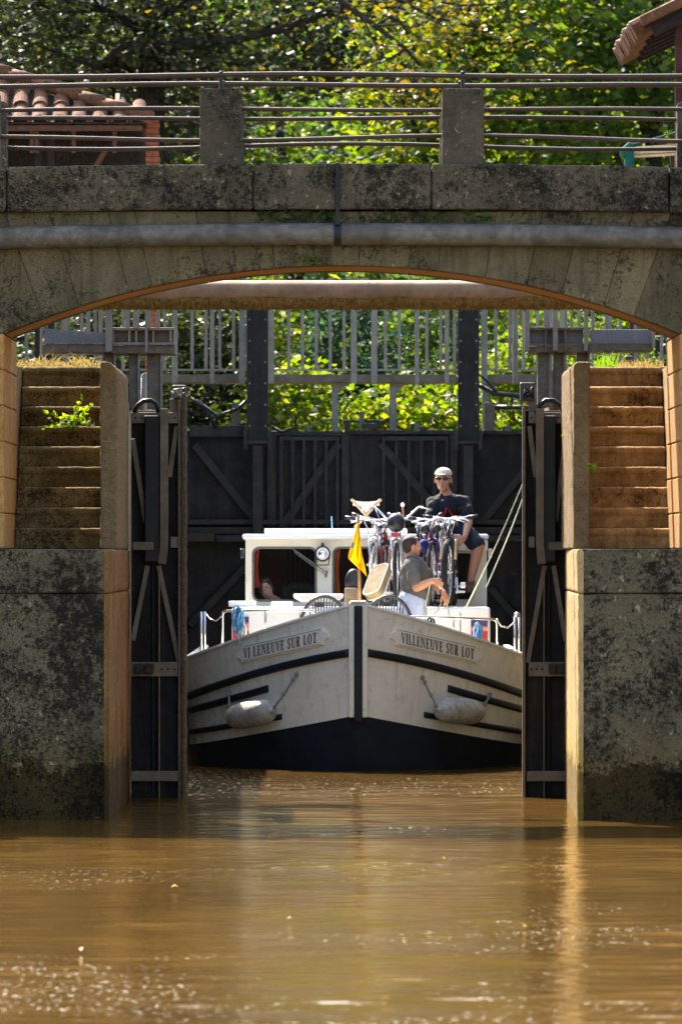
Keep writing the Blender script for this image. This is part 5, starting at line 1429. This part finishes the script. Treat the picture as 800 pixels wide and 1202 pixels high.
# ---------------- man sitting on the roof edge
def seated_man():
    zr = PZ(627, CY)
    root = thing('person', 'man in beige cap, sunglasses, black t-shirt and dark shorts sitting on the cabin roof', 'person', P(527, 628, 91.95))
    J = lambda px, py, D: P(px, py, D)
    pel = Vector((PX(527,92.0), 92.0, zr+.115)); wai = Vector((PX(527,92.0), 91.99, zr+.19)); che = Vector((PX(526.5,91.95), 91.94, zr+.285))
    nb = J(522.5, 577.5, 91.93); hc = J(520, 563.2, 91.86)
    shL, shR = J(508.5, 591, 91.93), J(545, 591, 91.93)
    elL, elR = J(505.5, 613, 91.74), J(549.5, 612, 91.74); wrL, wrR = J(529, 630, 91.50), J(545.5, 630, 91.50)
    hpL, hpR = Vector((pel.x-.09, 91.96, zr+.09)), Vector((pel.x+.09, 91.96, zr+.09))
    knL, knR = J(507, 640, 91.56), J(561.5, 640, 91.56)
    anL, anR = J(508, 683, 91.62), J(552, 682, 91.60)
    mb = MB()
    chain(mb, [(pel,.135),(wai,.130),(che,.145)]); mb.capsule(che+Vector((-.10,0,.03)), .10, che+Vector((.10,0,.03)), .10)
    mb.capsule(che+Vector((0,0,.06)), .09, nb, .058); mb.capsule(nb, .056, hc+Vector((0,.01,-.05)), .054)
    for sh, el, wr in ((shL, elL, wrL), (shR, elR, wrR)):
        mb.capsule(che+Vector((0,0,.055)), .07, sh, .060); chain(mb, [(sh,.062),(sh.lerp(el,.45),.054),(el,.044)]); chain(mb, [(el,.044),(el.lerp(wr,.35),.044),(wr,.029)])
    for hp, kn, an in ((hpL, knL, anL), (hpR, knR, anR)):
        chain(mb, [(hp,.098),(kn,.066)]); chain(mb, [(kn,.062),(kn.lerp(an,.35)+Vector((0,.02,0)),.060),(an,.038)])
        mb.capsule(an+Vector((0,.03,-.05)), .034, an+Vector((0,-.10,-.075)), .030)
    fw = Vector((-.16,-1,-.02)); H, Mx = head_parts(mb, hc, fw, (0,0,1), 1.17)
    hand(mb, wrL, (wrR+Vector((-.02,-.03,-.09))-wrL), (0.2,1,0), 1.0, .9, 1); hand(mb, wrR, (wrL+Vector((.06,-.05,-.10))-wrR), (-.2,1,0), 1.0, .9, -1)
    mb.build('body', M['skin'], root, rem=.0075, smoothit=3)
    # t-shirt
    mb = MB(); o = .016
    chain(mb, [(pel+Vector((0,0,.03)),.138+o),(wai,.134+o),(che,.147+o)]); mb.capsule(che+Vector((-.10,0,.03)), .102+o, che+Vector((.10,0,.03)), .102+o)
    for sh, el in ((shL, elL), (shR, elR)):
        mb.capsule(che+Vector((0,0,.05)), .073+o, sh, .060+o); mb.capsule(sh, .064+o, sh.lerp(el,.62), .062+o)
    mb.capsule(che+Vector((0,0,.07)), .10, nb+Vector((0,.01,-.045)), .072)
    for sh in (shL, shR): mb.capsule(nb+Vector((0,.01,-.055)), .062, sh+Vector((0,0,.0)), .058)
    crease(mb.build('t_shirt', M['tee_black'], root, rem=.010, smoothit=2))
    # chest print
    def onchest(px, py): 
        return Vector((PX(px,91.77), 91.765 + .35*(abs(px-526)/26)**2*.3, PZ(py,91.77)))
    mb = MB()
    for poly in ([(519,606),(521.2,606),(525,596.5),(523.5,594.5)], [(523.5,594.5),(525,596.5),(530.5,606),(533.5,606)], [(514.5,605),(519,604),(520,606.5),(514,607)], [(528,603.2),(537,605),(537.5,607),(530,606.2)], [(538,595.5),(539.3,595.2),(539.5,598),(538.4,598.4)]):
        mb.prism([onchest(*p) for p in poly], (0,.05,0))
    mb.build('shirt_print', M['print'], root)
    # shorts
    mb = MB()
    mb.capsule(pel+Vector((-.06,0,-.01)), .138, pel+Vector((.06,0,-.01)), .138)
    for hp, kn in ((hpL, knL), (hpR, knR)): chain(mb, [(hp,.112),(hp.lerp(kn,.55),.100),(hp.lerp(kn,.93),.092)])
    crease(mb.build('shorts', M['shorts'], root, rem=.010, smoothit=2))
    mb = MB(); d = (knR-hpR).normalized(); s_ = Vector((.085,0,.035)); mb.bar(hpR.lerp(knR,.35)+Vector((.065,-.02,.068)), hpR.lerp(knR,.92)+Vector((.055,-.02,.066)), .014, .008); mb.build('shorts_stripe', M['canvas'], root)
    for an in (anL, anR):
        mb = MB(); mb.capsule(an+Vector((0,.035,-.052)), .046, an+Vector((-.012,-.06,-.072)), .047); mb.capsule(an+Vector((-.012,-.06,-.074)), .046, an+Vector((-.02,-.15,-.092)), .040); mb.capsule(an+Vector((0,.01,-.01)), .048, an+Vector((0,.01,-.04)), .05)
        mb.build('shoe', M['shoe'], root, rem=.008, smoothit=2)
    # cap, sunglasses
    mb = MB(); mb.ell(H(0,-.010,.052), (.082*1.17,.100*1.17,.066*1.17), Mx, seg=24, rings=14)
    mb.v = [v if (Vector(v)-H(0,0,.046)).dot(Mx.col[2]) > 0 else tuple(Vector(v) - Mx.col[2]*((Vector(v)-H(0,0,.046)).dot(Mx.col[2]))) for v in mb.v]
    mb.ell(H(0,.085,.050), (.062,.045,.008), Mx, seg=18, rings=6)
    mb.build('cap', M['cap'], root, smooth=True)
    mb = MB()
    for sx in (-1, 1): mb.ell(H(sx*.034,.088,.012), (.031,.012,.019), Mx); mb.bar(H(sx*.064,.080,.016), H(sx*.080,.0,.016), .006, .010)
    mb.bar(H(-.01,.095,.016), H(.01,.095,.016), .006, .006); mb.build('sunglasses', M['lens'], root, smooth=True)
    mb = MB(); mb.ell(H(0,.088,-.060), (.021,.008,.004), Mx); mb.build('mouth', M['lip'], root)
    mb = MB(); mb.ell(H(0,-.026,.006), (.078,.084,.060), Mx); mb.build('hair', M['hair'], root, smooth=True)
seated_man()

# ---------------- man standing on the foredeck, in profile, handling the rope
def standing_man():
    zd = .752; D = 89.05
    root = thing('person', 'man in grey t-shirt and pale jeans standing on the foredeck pulling a rope', 'person', (PX(486,D), D, zd))
    J = lambda px, py, d=D: P(px, py, d)
    pel = J(484, 708); wai = J(486, 694); che = J(486, 672); nb = J(482.5, 657); hc = J(483, 641.5)
    hp = Vector((pel.x, D, .752+.88))
    shN, shF = J(484, 664, D-.19), J(489, 664, D+.19)
    elN = J(488.5, 690, D-.27); wrN = J(507.5, 681.5, D-.33)
    elF = J(505, 683, D+.10); wrF = J(520.5, 696, D-.12)
    mb = MB()
    chain(mb, [(pel,.142),(wai+Vector((.02,0,0)),.150),(che,.142)])
    for sy in (-1, 1): mb.capsule(che+Vector((0,sy*.06,.04)), .12, wai+Vector((.02,sy*.05,0)), .135)
    mb.capsule(che+Vector((0,0,.04)), .10, nb, .062); mb.capsule(nb, .058, hc+Vector((-.008,0,-.055)), .056)
    for sh, el, wr in ((shN, elN, wrN), (shF, elF, wrF)):
        mb.capsule(che+Vector((0,0,.05)), .085, sh, .068); chain(mb, [(sh,.064),(sh.lerp(el,.45),.056),(el,.046)]); chain(mb, [(el,.046),(el.lerp(wr,.35),.047),(wr,.030)])
    legs = []
    for sy in (-1, 1):
        h = Vector((hp.x, D+sy*.09, hp.z-.02)); k = Vector((hp.x+.03*sy+.03, D+sy*.12, zd+.46)); a = Vector((hp.x+.04*sy-.02, D+sy*.13, zd+.09)); legs.append((h,k,a))
        chain(mb, [(h,.095),(k,.062)]); chain(mb, [(k,.060),(k.lerp(a,.35)+Vector((-.02,0,0)),.062),(a,.040)]); mb.capsule(a+Vector((-.03,0,-.05)), .035, a+Vector((.15,0,-.06)), .028)
    fw = Vector((.93,.34,.10)); H, Mx = head_parts(mb, hc, fw, (-.05,0,1), .98)
    hand(mb, wrN, Vector((.8,-.1,-.35)), (0,1,-.3), 1.0, .95, 1); hand(mb, wrF, Vector((.35,-.35,-.85)), (-.5,.7,0), 1.05, .95, -1)
    mb.build('body', M['skin'], root, rem=.0075, smoothit=3)
    o = .016; mb = MB()
    chain(mb, [(wai+Vector((.01,0,-.05)),.158+o),(wai+Vector((.02,0,0)),.156+o),(che,.145+o)])
    for sy in (-1, 1): mb.capsule(che+Vector((0,sy*.06,.04)), .122+o, wai+Vector((.02,sy*.05,0)), .138+o)
    for sh, el in ((shN, elN), (shF, elF)): mb.capsule(che+Vector((0,0,.05)), .088+o, sh, .070+o); mb.capsule(sh, .068+o, sh.lerp(el,.68), .066+o)
    mb.capsule(che+Vector((0,0,.07)), .09, nb+Vector((0,0,-.005)), .070); crease(mb.build('t_shirt', M['tee_grey'], root, rem=.010, smoothit=2))
    mb = MB(); mb.torus(nb+Vector((0,0,.012)), (0.1,0,1), .062, .012, 20, 8); mb.build('collar', M['shorts'], root, smooth=True)
    mb = MB()
    mb.capsule(pel+Vector((0,-.05,.02)), .158, hp+Vector((0,-.06,-.05)), .150); mb.capsule(pel+Vector((0,.05,.02)), .158, hp+Vector((0,.06,-.05)), .150)
    for h,k,a in legs: chain(mb, [(h,.118),(k,.088),(a+Vector((0,0,.0)),.075)])
    crease(mb.build('jeans', M['jeans'], root, rem=.010, smoothit=2))
    for h,k,a in legs:
        mb = MB(); mb.capsule(a+Vector((-.04,0,-.045)), .042, a+Vector((.15,0,-.055)), .034); mb.build('shoe', M['shoe'], root, rem=.008, smoothit=2)
    mb = MB(); mb.ell(H(0,-.022,.040), (.080,.092,.080), Mx); mb.ell(H(0,-.055,-.005), (.066,.056,.065), Mx)
    for sx in (-1,1): mb.ell(H(sx*.068,-.005,.02), (.012,.035,.035), Mx)
    mb.build('hair', M['hair'], root, rem=.008, smoothit=2)
    mb = MB(); mb.ell(H(0,.072,-.058), (.022,.02,.005), Mx); mb.build('mouth', M['lip'], root)
    for sx in (-1,1):
        mb = MB(); mb.ell(H(sx*.030,.080,.008), (.012,.008,.006), Mx); mb.build('eye', M['eye'], root, smooth=True)
    mb = MB(); mb.torus(wrF+Vector((-.008,0,.012)), (wrF-elF), .035, .008, 16, 6); mb.build('watch', M['black'], root, smooth=True)
standing_man()

# ---------------- woman at the inside helm, behind the left windscreen
def helmswoman():
    D = 92.35
    root = thing('person', 'woman in glasses leaning at the left windscreen inside the cabin', 'person', P(312, 712, D))
    J = lambda px, py, d=D: P(px, py, d)
    hc = J(311.5, 690.5, 92.0); nb = J(317.5, 703, 92.08); che = J(326, 716, 92.25); pel = J(332, 742, 92.45)
    mb = MB(); chain(mb, [(pel,.15),(che,.135),(nb,.06)]); mb.capsule(nb, .052, hc+Vector((.01,0,-.05)), .052)
    for sx in (-1, 1):
        sh = che + Vector((sx*.17, 0, .05)); el = sh + Vector((sx*.05,-.08,-.26)); wr = el + Vector((-sx*.04,-.20,.03))
        mb.capsule(che+Vector((0,0,.05)), .075, sh, .06); chain(mb, [(sh,.055),(el,.042),(wr,.028)]); hand(mb, wr, (0,-1,.1), (0,0,-1), .95, .5, sx)
        hp = pel + Vector((sx*.09,0,0)); kn = hp+Vector((sx*.05,.42,.0)); an = kn+Vector((0,.05,-.42)); chain(mb, [(hp,.09),(kn,.06),(an,.04)])
    H, Mx = head_parts(mb, hc, (.18,-1,.02), (-.42,0,.9), .98)
    mb.build('body', M['skin2'], root, rem=.008, smoothit=3)
    mb = MB(); chain(mb, [(pel,.165),(che,.152)])
    for sx in (-1,1): sh = che+Vector((sx*.17,0,.05)); mb.capsule(che+Vector((0,0,.04)), .09, sh, .074); mb.capsule(sh, .07, sh+Vector((sx*.03,-.05,-.16)), .064)
    mb.build('blouse', M['tee_black'], root, rem=.012, smoothit=2)
    mb = MB(); mb.ell(H(0,-.028,.040), (.098,.104,.088), Mx); mb.ell(H(0,-.055,-.03), (.090,.075,.09), Mx); mb.ell(H(-.02,.045,.085), (.06,.035,.022), Mx)
    for sx in (-1,1): mb.ell(H(sx*.074,-.01,-.01), (.018,.045,.065), Mx)
    mb.build('hair', M['hair'], root, rem=.009, smoothit=2)
    mb = MB()
    for sx in (-1,1): mb.torus(H(sx*.032,.094,.010), Mx.col[1], .023, .0035, 18, 5); mb.bar(H(sx*.055,.09,.014), H(sx*.08,0,.012), .004, .005)
    mb.bar(H(-.009,.096,.012), H(.009,.096,.012), .004, .004); mb.build('glasses', M['black'], root, smooth=True)
    for sx in (-1,1):
        mb = MB(); mb.ell(H(sx*.031,.083,.008), (.012,.006,.006), Mx); mb.build('eye', M['eye'], root, smooth=True)
    mb = MB(); mb.ell(H(0,.086,-.062), (.020,.008,.005), Mx); mb.build('mouth', M['lip'], root)
helmswoman()
# ================================================================ TREES
DG_ = [(.018,.034,.010),(.030,.052,.014),(.045,.070,.018)]
LM = {
 'dark': leafmat('shade_tinted_foliage', [(.011,.016,.007),(.017,.024,.009),(.027,.033,.011),(.046,.047,.014)], .30),  # canopy shade put into the leaf colour
 'bright': leafmat('bright_foliage', [(.040,.070,.014),(.070,.105,.018),(.100,.130,.024),(.150,.150,.030)], .55),
 'mid': leafmat('mid_foliage', [(.030,.060,.014),(.048,.085,.018),(.075,.110,.022),(.11,.13,.03)], .5),
 'autumn': leafmat('turning_foliage', [(.06,.065,.018),(.10,.075,.016),(.07,.09,.02),(.12,.075,.015)], .5),
 'far': leafmat('far_foliage', [(.020,.042,.024),(.032,.058,.030),(.045,.075,.034)], .45),
}
def tree(name, label, base, trunk, r0, limbs, crown, nclump, nleaf, size, mat, seed, spread=.34, group=None, cat='tree', hollow=.35):
    """trunk = list of points, limbs = list of point lists, crown = list of (centre, radii)"""
    r = np.random.default_rng(seed); rnd = random.Random(seed)
    e = thing(name, label, cat, base, group)
    mb = MB(); n = len(trunk)
    mb.tube(trunk, [r0*(1-.65*i/(n-1)) for i in range(n)], 12)
    ends = []
    def sub(a, b, rr, depth):
        L = (b-a).length; pts = [a]; 
        for k in range(1, 5): pts.append(a.lerp(b, k/4) + Vector((rnd.gauss(0,.05),rnd.gauss(0,.05),rnd.gauss(0,.05)))*L*.6)
        mb.tube(pts, [max(.006, rr*(1-.7*k/4)) for k in range(5)], 6 if depth else 8); ends.append(pts[-1])
        if depth < 2:
            for k in range(3):
                s = pts[rnd.randint(1, 4)]; d = Vector((rnd.gauss(0,1), rnd.gauss(0,1), rnd.gauss(.1,.7))).normalized()*L*rnd.uniform(.3,.55); sub(s, s+d, rr*.4, depth+1)
    for pts, rr in limbs:
        pts = [Vector(p) for p in pts]; m = len(pts)
        mb.tube(pts, [rr*(1-.75*i/(m-1)) for i in range(m)], 8)
        for i in range(1, m):
            for k in range(2):
                d = Vector((rnd.gauss(0,1), rnd.gauss(0,.8), rnd.gauss(-.1,.7))).normalized()*rnd.uniform(.5,1.3); sub(pts[i], pts[i]+d, rr*.28, 1)
        ends.append(pts[-1])
    mb.build('trunk', M['bark'], e, smooth=True)
    V = []
    C = []
    for q in range(nclump):
        c, rad = crown[rnd.randrange(len(crown))]
        while True:
            p = r.uniform(-1, 1, 3); d = np.linalg.norm(p)
            if hollow < d < 1: break
        C.append(np.array(c)+p*np.array(rad))
    C += [np.array(tuple(p)) for p in ends]
    for c in C:
        s = spread*r.uniform(.5, 1.5)
        pts = c + r.normal(size=(nleaf, 3))*np.array([s, s, s*.55])
        V.append(leaves_at(pts, size*r.uniform(.8, 1.2), r, 1.5, .35))
    quads_obj('crown', np.concatenate(V), LM[mat], e)
    return e
G = GZ
def pt(px, py, D): return tuple(P(px, py, D))
D = 121.0
tree('tree', 'big dark tree at the upper left with a long arching limb', (PX(176,D), D, G),
     [(PX(172,D),D,G),(PX(176,D),D,8.0),(PX(178,D),D,10.0),(PX(170,D),D+.3,11.2),(PX(185,D),D,12.3)], .26,
     [([pt(150,86,D), pt(128,72,D-.3), pt(140,60,D-.6), pt(168,52,D-.9), pt(215,52,D-1), pt(262,49,D-1), pt(330,34,D-1), pt(395,10,D-1), pt(440,-18,D-1)], .13),
      ([pt(330,34,D-1), pt(362,47,D-1), pt(385,58,D-1.2), pt(402,78,D-1.2)], .05), ([pt(176,40,D), pt(120,10,D-.4), pt(40,-10,D-.8)], .10), ([pt(176,20,D), pt(230,0,D-.4), pt(300,-40,D-.8)], .10), ([pt(176,100,D), pt(90,70,D-.6), pt(10,40,D-1)], .06)],
     [((PX(60,D),D,10.6),(4.2,2.0,2.9)), ((PX(200,D),D+1,11.0),(3.2,2.2,3.0)), ((PX(-150,D),D,10.5),(4,2.2,3.4)), ((PX(120,D),D+2,8.8),(2.4,1.2,1.8))], 620, 30, .098, 'dark', 21)
D = 124.0
tree('tree', 'bright yellow-green tree in the middle behind the bridge', (PX(548,D), D, G),
     [(PX(548,D),D,G),(PX(550,D),D,7),(PX(556,D),D,10),(PX(550,D),D,12.3)], .16,
     [([(PX(550,D),D,6.2), pt(480,130,D-.6), pt(455,90,D-1)], .06), ([(PX(552,D),D,7), pt(620,120,D-.6), pt(650,60,D-1)], .07), ([(PX(555,D),D,8.5), pt(520,40,D-.5), pt(500,-10,D-.6)], .05)],
     [((PX(560,D),D,8.6),(1.9,1.5,2.6)), ((PX(500,D),D-.3,7.4),(1.0,.9,1.6)), ((PX(640,D),D,9.2),(1.5,1.2,2.2)), ((PX(560,D),D,11.6),(2.2,1.7,2.0))], 400, 26, .125, 'bright', 22, .30)
D = 122.0
tree('tree', 'mid green tree behind the right end of the bridge with glinting leaves', (PX(770,D), D, G),
     [(PX(770,D),D,G),(PX(766,D),D,7.5),(PX(772,D),D,10),(PX(765,D),D,11.6)], .17,
     [([(PX(768,D),D,6.6), pt(700,120,D-.5), pt(660,100,D-1)], .06), ([(PX(768,D),D,8), pt(720,40,D-.6), pt(690,0,D-1)], .07), ([(PX(768,D),D,7.2), pt(840,60,D-.5)], .06)],
     [((PX(740,D),D,8.0),(1.9,1.4,2.6)), ((PX(820,D),D,9.5),(2.2,1.5,3.2)), ((PX(720,D),D+.5,11),(2.0,1.6,2.0))], 440, 27, .115, 'mid', 23, .30)
D = 117.0
x = PX(-90, D)
tree('tree', 'thin-branched tree with a few rusty leaves whose boughs hang over the middle of the bridge', (x, D, G),
     [(x,D,G),(x+.2,D,8),(x+.9,D,11.2),(x+2.2,D,12)], .14,
     [([(x+.9,D,11.2), pt(180,-70,D), pt(330,-40,D), pt(400,0,D), pt(440,30,D-.2), pt(475,56,D-.3), pt(500,84,D-.3)], .07), ([pt(330,-40,D), pt(440,-14,D), pt(510,20,D-.2), pt(560,32,D-.3)], .045), ([pt(425,18,D-.2), pt(443,60,D-.2), pt(440,96,D-.3)], .018), ([pt(470,-8,D), pt(540,6,D-.2), pt(590,4,D-.3)], .03)],
     [((PX(470,D),D,9.9),(1.4,.7,.6)), ((PX(520,D),D,9.8),(.8,.5,.5)), ((PX(420,D),D,10.8),(1.6,.8,.8)), ((PX(-60,D),D,11.6),(2.2,1.2,1.0)), ((PX(150,D),D,12.2),(2.0,1.0,.8))], 40, 10, .075, 'autumn', 24, .22)
D = 131.0
for i, (px, zc, rad, mat, lab) in enumerate(((330, 9, (2.4,1.6,4.2), 'mid', 'dense green tree in the gap left of the bridge centre'), (-20, 9, (3.6,2.0,5), 'dark', 'shadowy tree behind the tiled shed'), (690, 8.0, (2.2,1.6,3.6), 'bright', 'yellow-green tree between the two right-hand crowns'), (205, 8.0, (2.2,1.5,3.8), 'mid', 'green tree behind the arching limb beside the shed'))):
    d = D + i*1.7; x = PX(px, d)
    tree('tree', lab, (x, d, G), [(x,d,G),(x+.1,d,7),(x-.1,d,10)], .16, [([(x,d,6),(x+1,d-.4,8),(x+1.6,d-.6,9.5)], .06), ([(x,d,7),(x-1,d-.4,9),(x-1.5,d-.6,10)], .06)], [((x,d,zc),rad)], 300, 26, .125, mat, 40+i, .34)
# bushes seen under the arch, above the upper gate
for i, (px, D, h, w, mat, lab) in enumerate(((345, 108.6, 1.25, .85, 'bright', 'sunlit bright bush seen under the footbridge left of centre'), (478, 109.2, 1.2, .80, 'bright', 'sunlit bright bush seen under the footbridge right of centre'),
        (600, 108.4, 1.6, .62, 'bright', 'sunlit bush beside the right gate platform'), (240, 109.5, 2.2, .75, 'dark', 'dark bush behind the left sluice column'), (415, 112.5, 2.4, .8, 'far', 'bluish shaded bush behind the middle of the footbridge'),
        (120, 110.5, 2.3, 1.0, 'dark', 'dark bush behind the left gate platform'), (700, 110, 2.0, .9, 'mid', 'green bush behind the right gate platform'), (535, 113, 2.6, .9, 'mid', 'green bush behind the right sluice column'), (330, 113.5, 2.4, .9, 'bright', 'yellow-green bush behind the left footbridge span'))):
    x = PX(px, D); g = 3.2
    tree('bush', lab, (x, D, g), [(x,D,g),(x+.05,D,g+h*.4),(x,D,g+h*.7)], .035, [([(x,D,g+.2),(x+w*.4,D,g+h*.6)], .02), ([(x,D,g+.2),(x-w*.4,D,g+h*.6)], .02)], [((x,D,g+h*.6),(w,.5,h*.62))], 80 if h < 2 else 110, 26, .085, mat, 60+i, .17, cat='bush')
# the far wood: one mass of foliage
r = np.random.default_rng(5)
C = np.stack([r.uniform(-22, 22, 2600), r.uniform(150, 162, 2600), r.uniform(3, 19, 2600)], 1)
C = np.concatenate([C, np.stack([r.uniform(-14, 14, 900), r.uniform(146, 150, 900), r.uniform(3, 9, 900)], 1)])
V = [leaves_at(c + r.normal(size=(16, 3))*np.array([.5,.5,.35]), .16, r, 1.4, .3) for c in C]
o = quads_obj('far_wood', np.concatenate(V), LM['far']); kind(o, 'stuff'); tag(o, 'shaded blue-green wood filling the far background', 'wood')
# dark slope behind the wood closes the last gaps
mb = MB(); rows = [[(x, 166 + 3*math.sin(x*.2) + (z-3)*.6, z + 1.2*math.sin(x*.31+z)) for x in np.linspace(-60, 60, 41)] for z in np.linspace(2.5, 26, 14)]
mb.grid(rows); kind(mb.build('hill', M['hillside'], smooth=True), 'structure')
# scrub on the hill
# ================================================================ LIGHT, SKY, CAMERA
AZ, EL = R(23), R(44)
w = bpy.data.worlds.new('World'); S.world = w; w.use_nodes = True
nt = w.node_tree; bg = nt.nodes['Background']
sky = nt.nodes.new('ShaderNodeTexSky'); sky.sky_type = 'NISHITA'; sky.sun_disc = False; sky.sun_elevation = EL; sky.sun_rotation = -AZ
sky.air_density = 1.0; sky.dust_density = 2.5; sky.ozone_density = 1.0
nt.links.new(sky.outputs[0], bg.inputs[0]); bg.inputs[1].default_value = .14
sd = bpy.data.lights.new('sun', 'SUN'); sd.energy = 5.0; sd.angle = R(.5); sd.color = (1.0, .90, .75)
so_ = bpy.data.objects.new('sun', sd); COL.objects.link(so_)
dirv = Vector((-math.sin(AZ)*math.cos(EL), math.cos(AZ)*math.cos(EL), math.sin(EL)))
so_.rotation_euler = dirv.to_track_quat('Z', 'Y').to_euler(); so_.location = dirv*60
cd = bpy.data.cameras.new('camera'); cam = bpy.data.objects.new('camera', cd); COL.objects.link(cam); S.camera = cam
cam.location = (0, 0, EYE); cam.rotation_euler = (R(90), 0, 0)
cd.sensor_fit = 'HORIZONTAL'; cd.sensor_width = 36; cd.lens = FPX/800*36
cd.shift_y = 49/800; cd.clip_start = 1; cd.clip_end = 3000
cd.dof.use_dof = True; cd.dof.focus_distance = 77; cd.dof.aperture_fstop = 10.5
S.view_settings.view_transform = 'Standard'; S.view_settings.look = 'None'; S.view_settings.gamma = 1; S.view_settings.use_curve_mapping = False
S.view_settings.exposure = 2.2
S.cycles.max_bounces = 10; S.cycles.diffuse_bounces = 5; S.cycles.transparent_max_bounces = 16; S.cycles.sample_clamp_indirect = 6
S.cycles.use_denoising = True
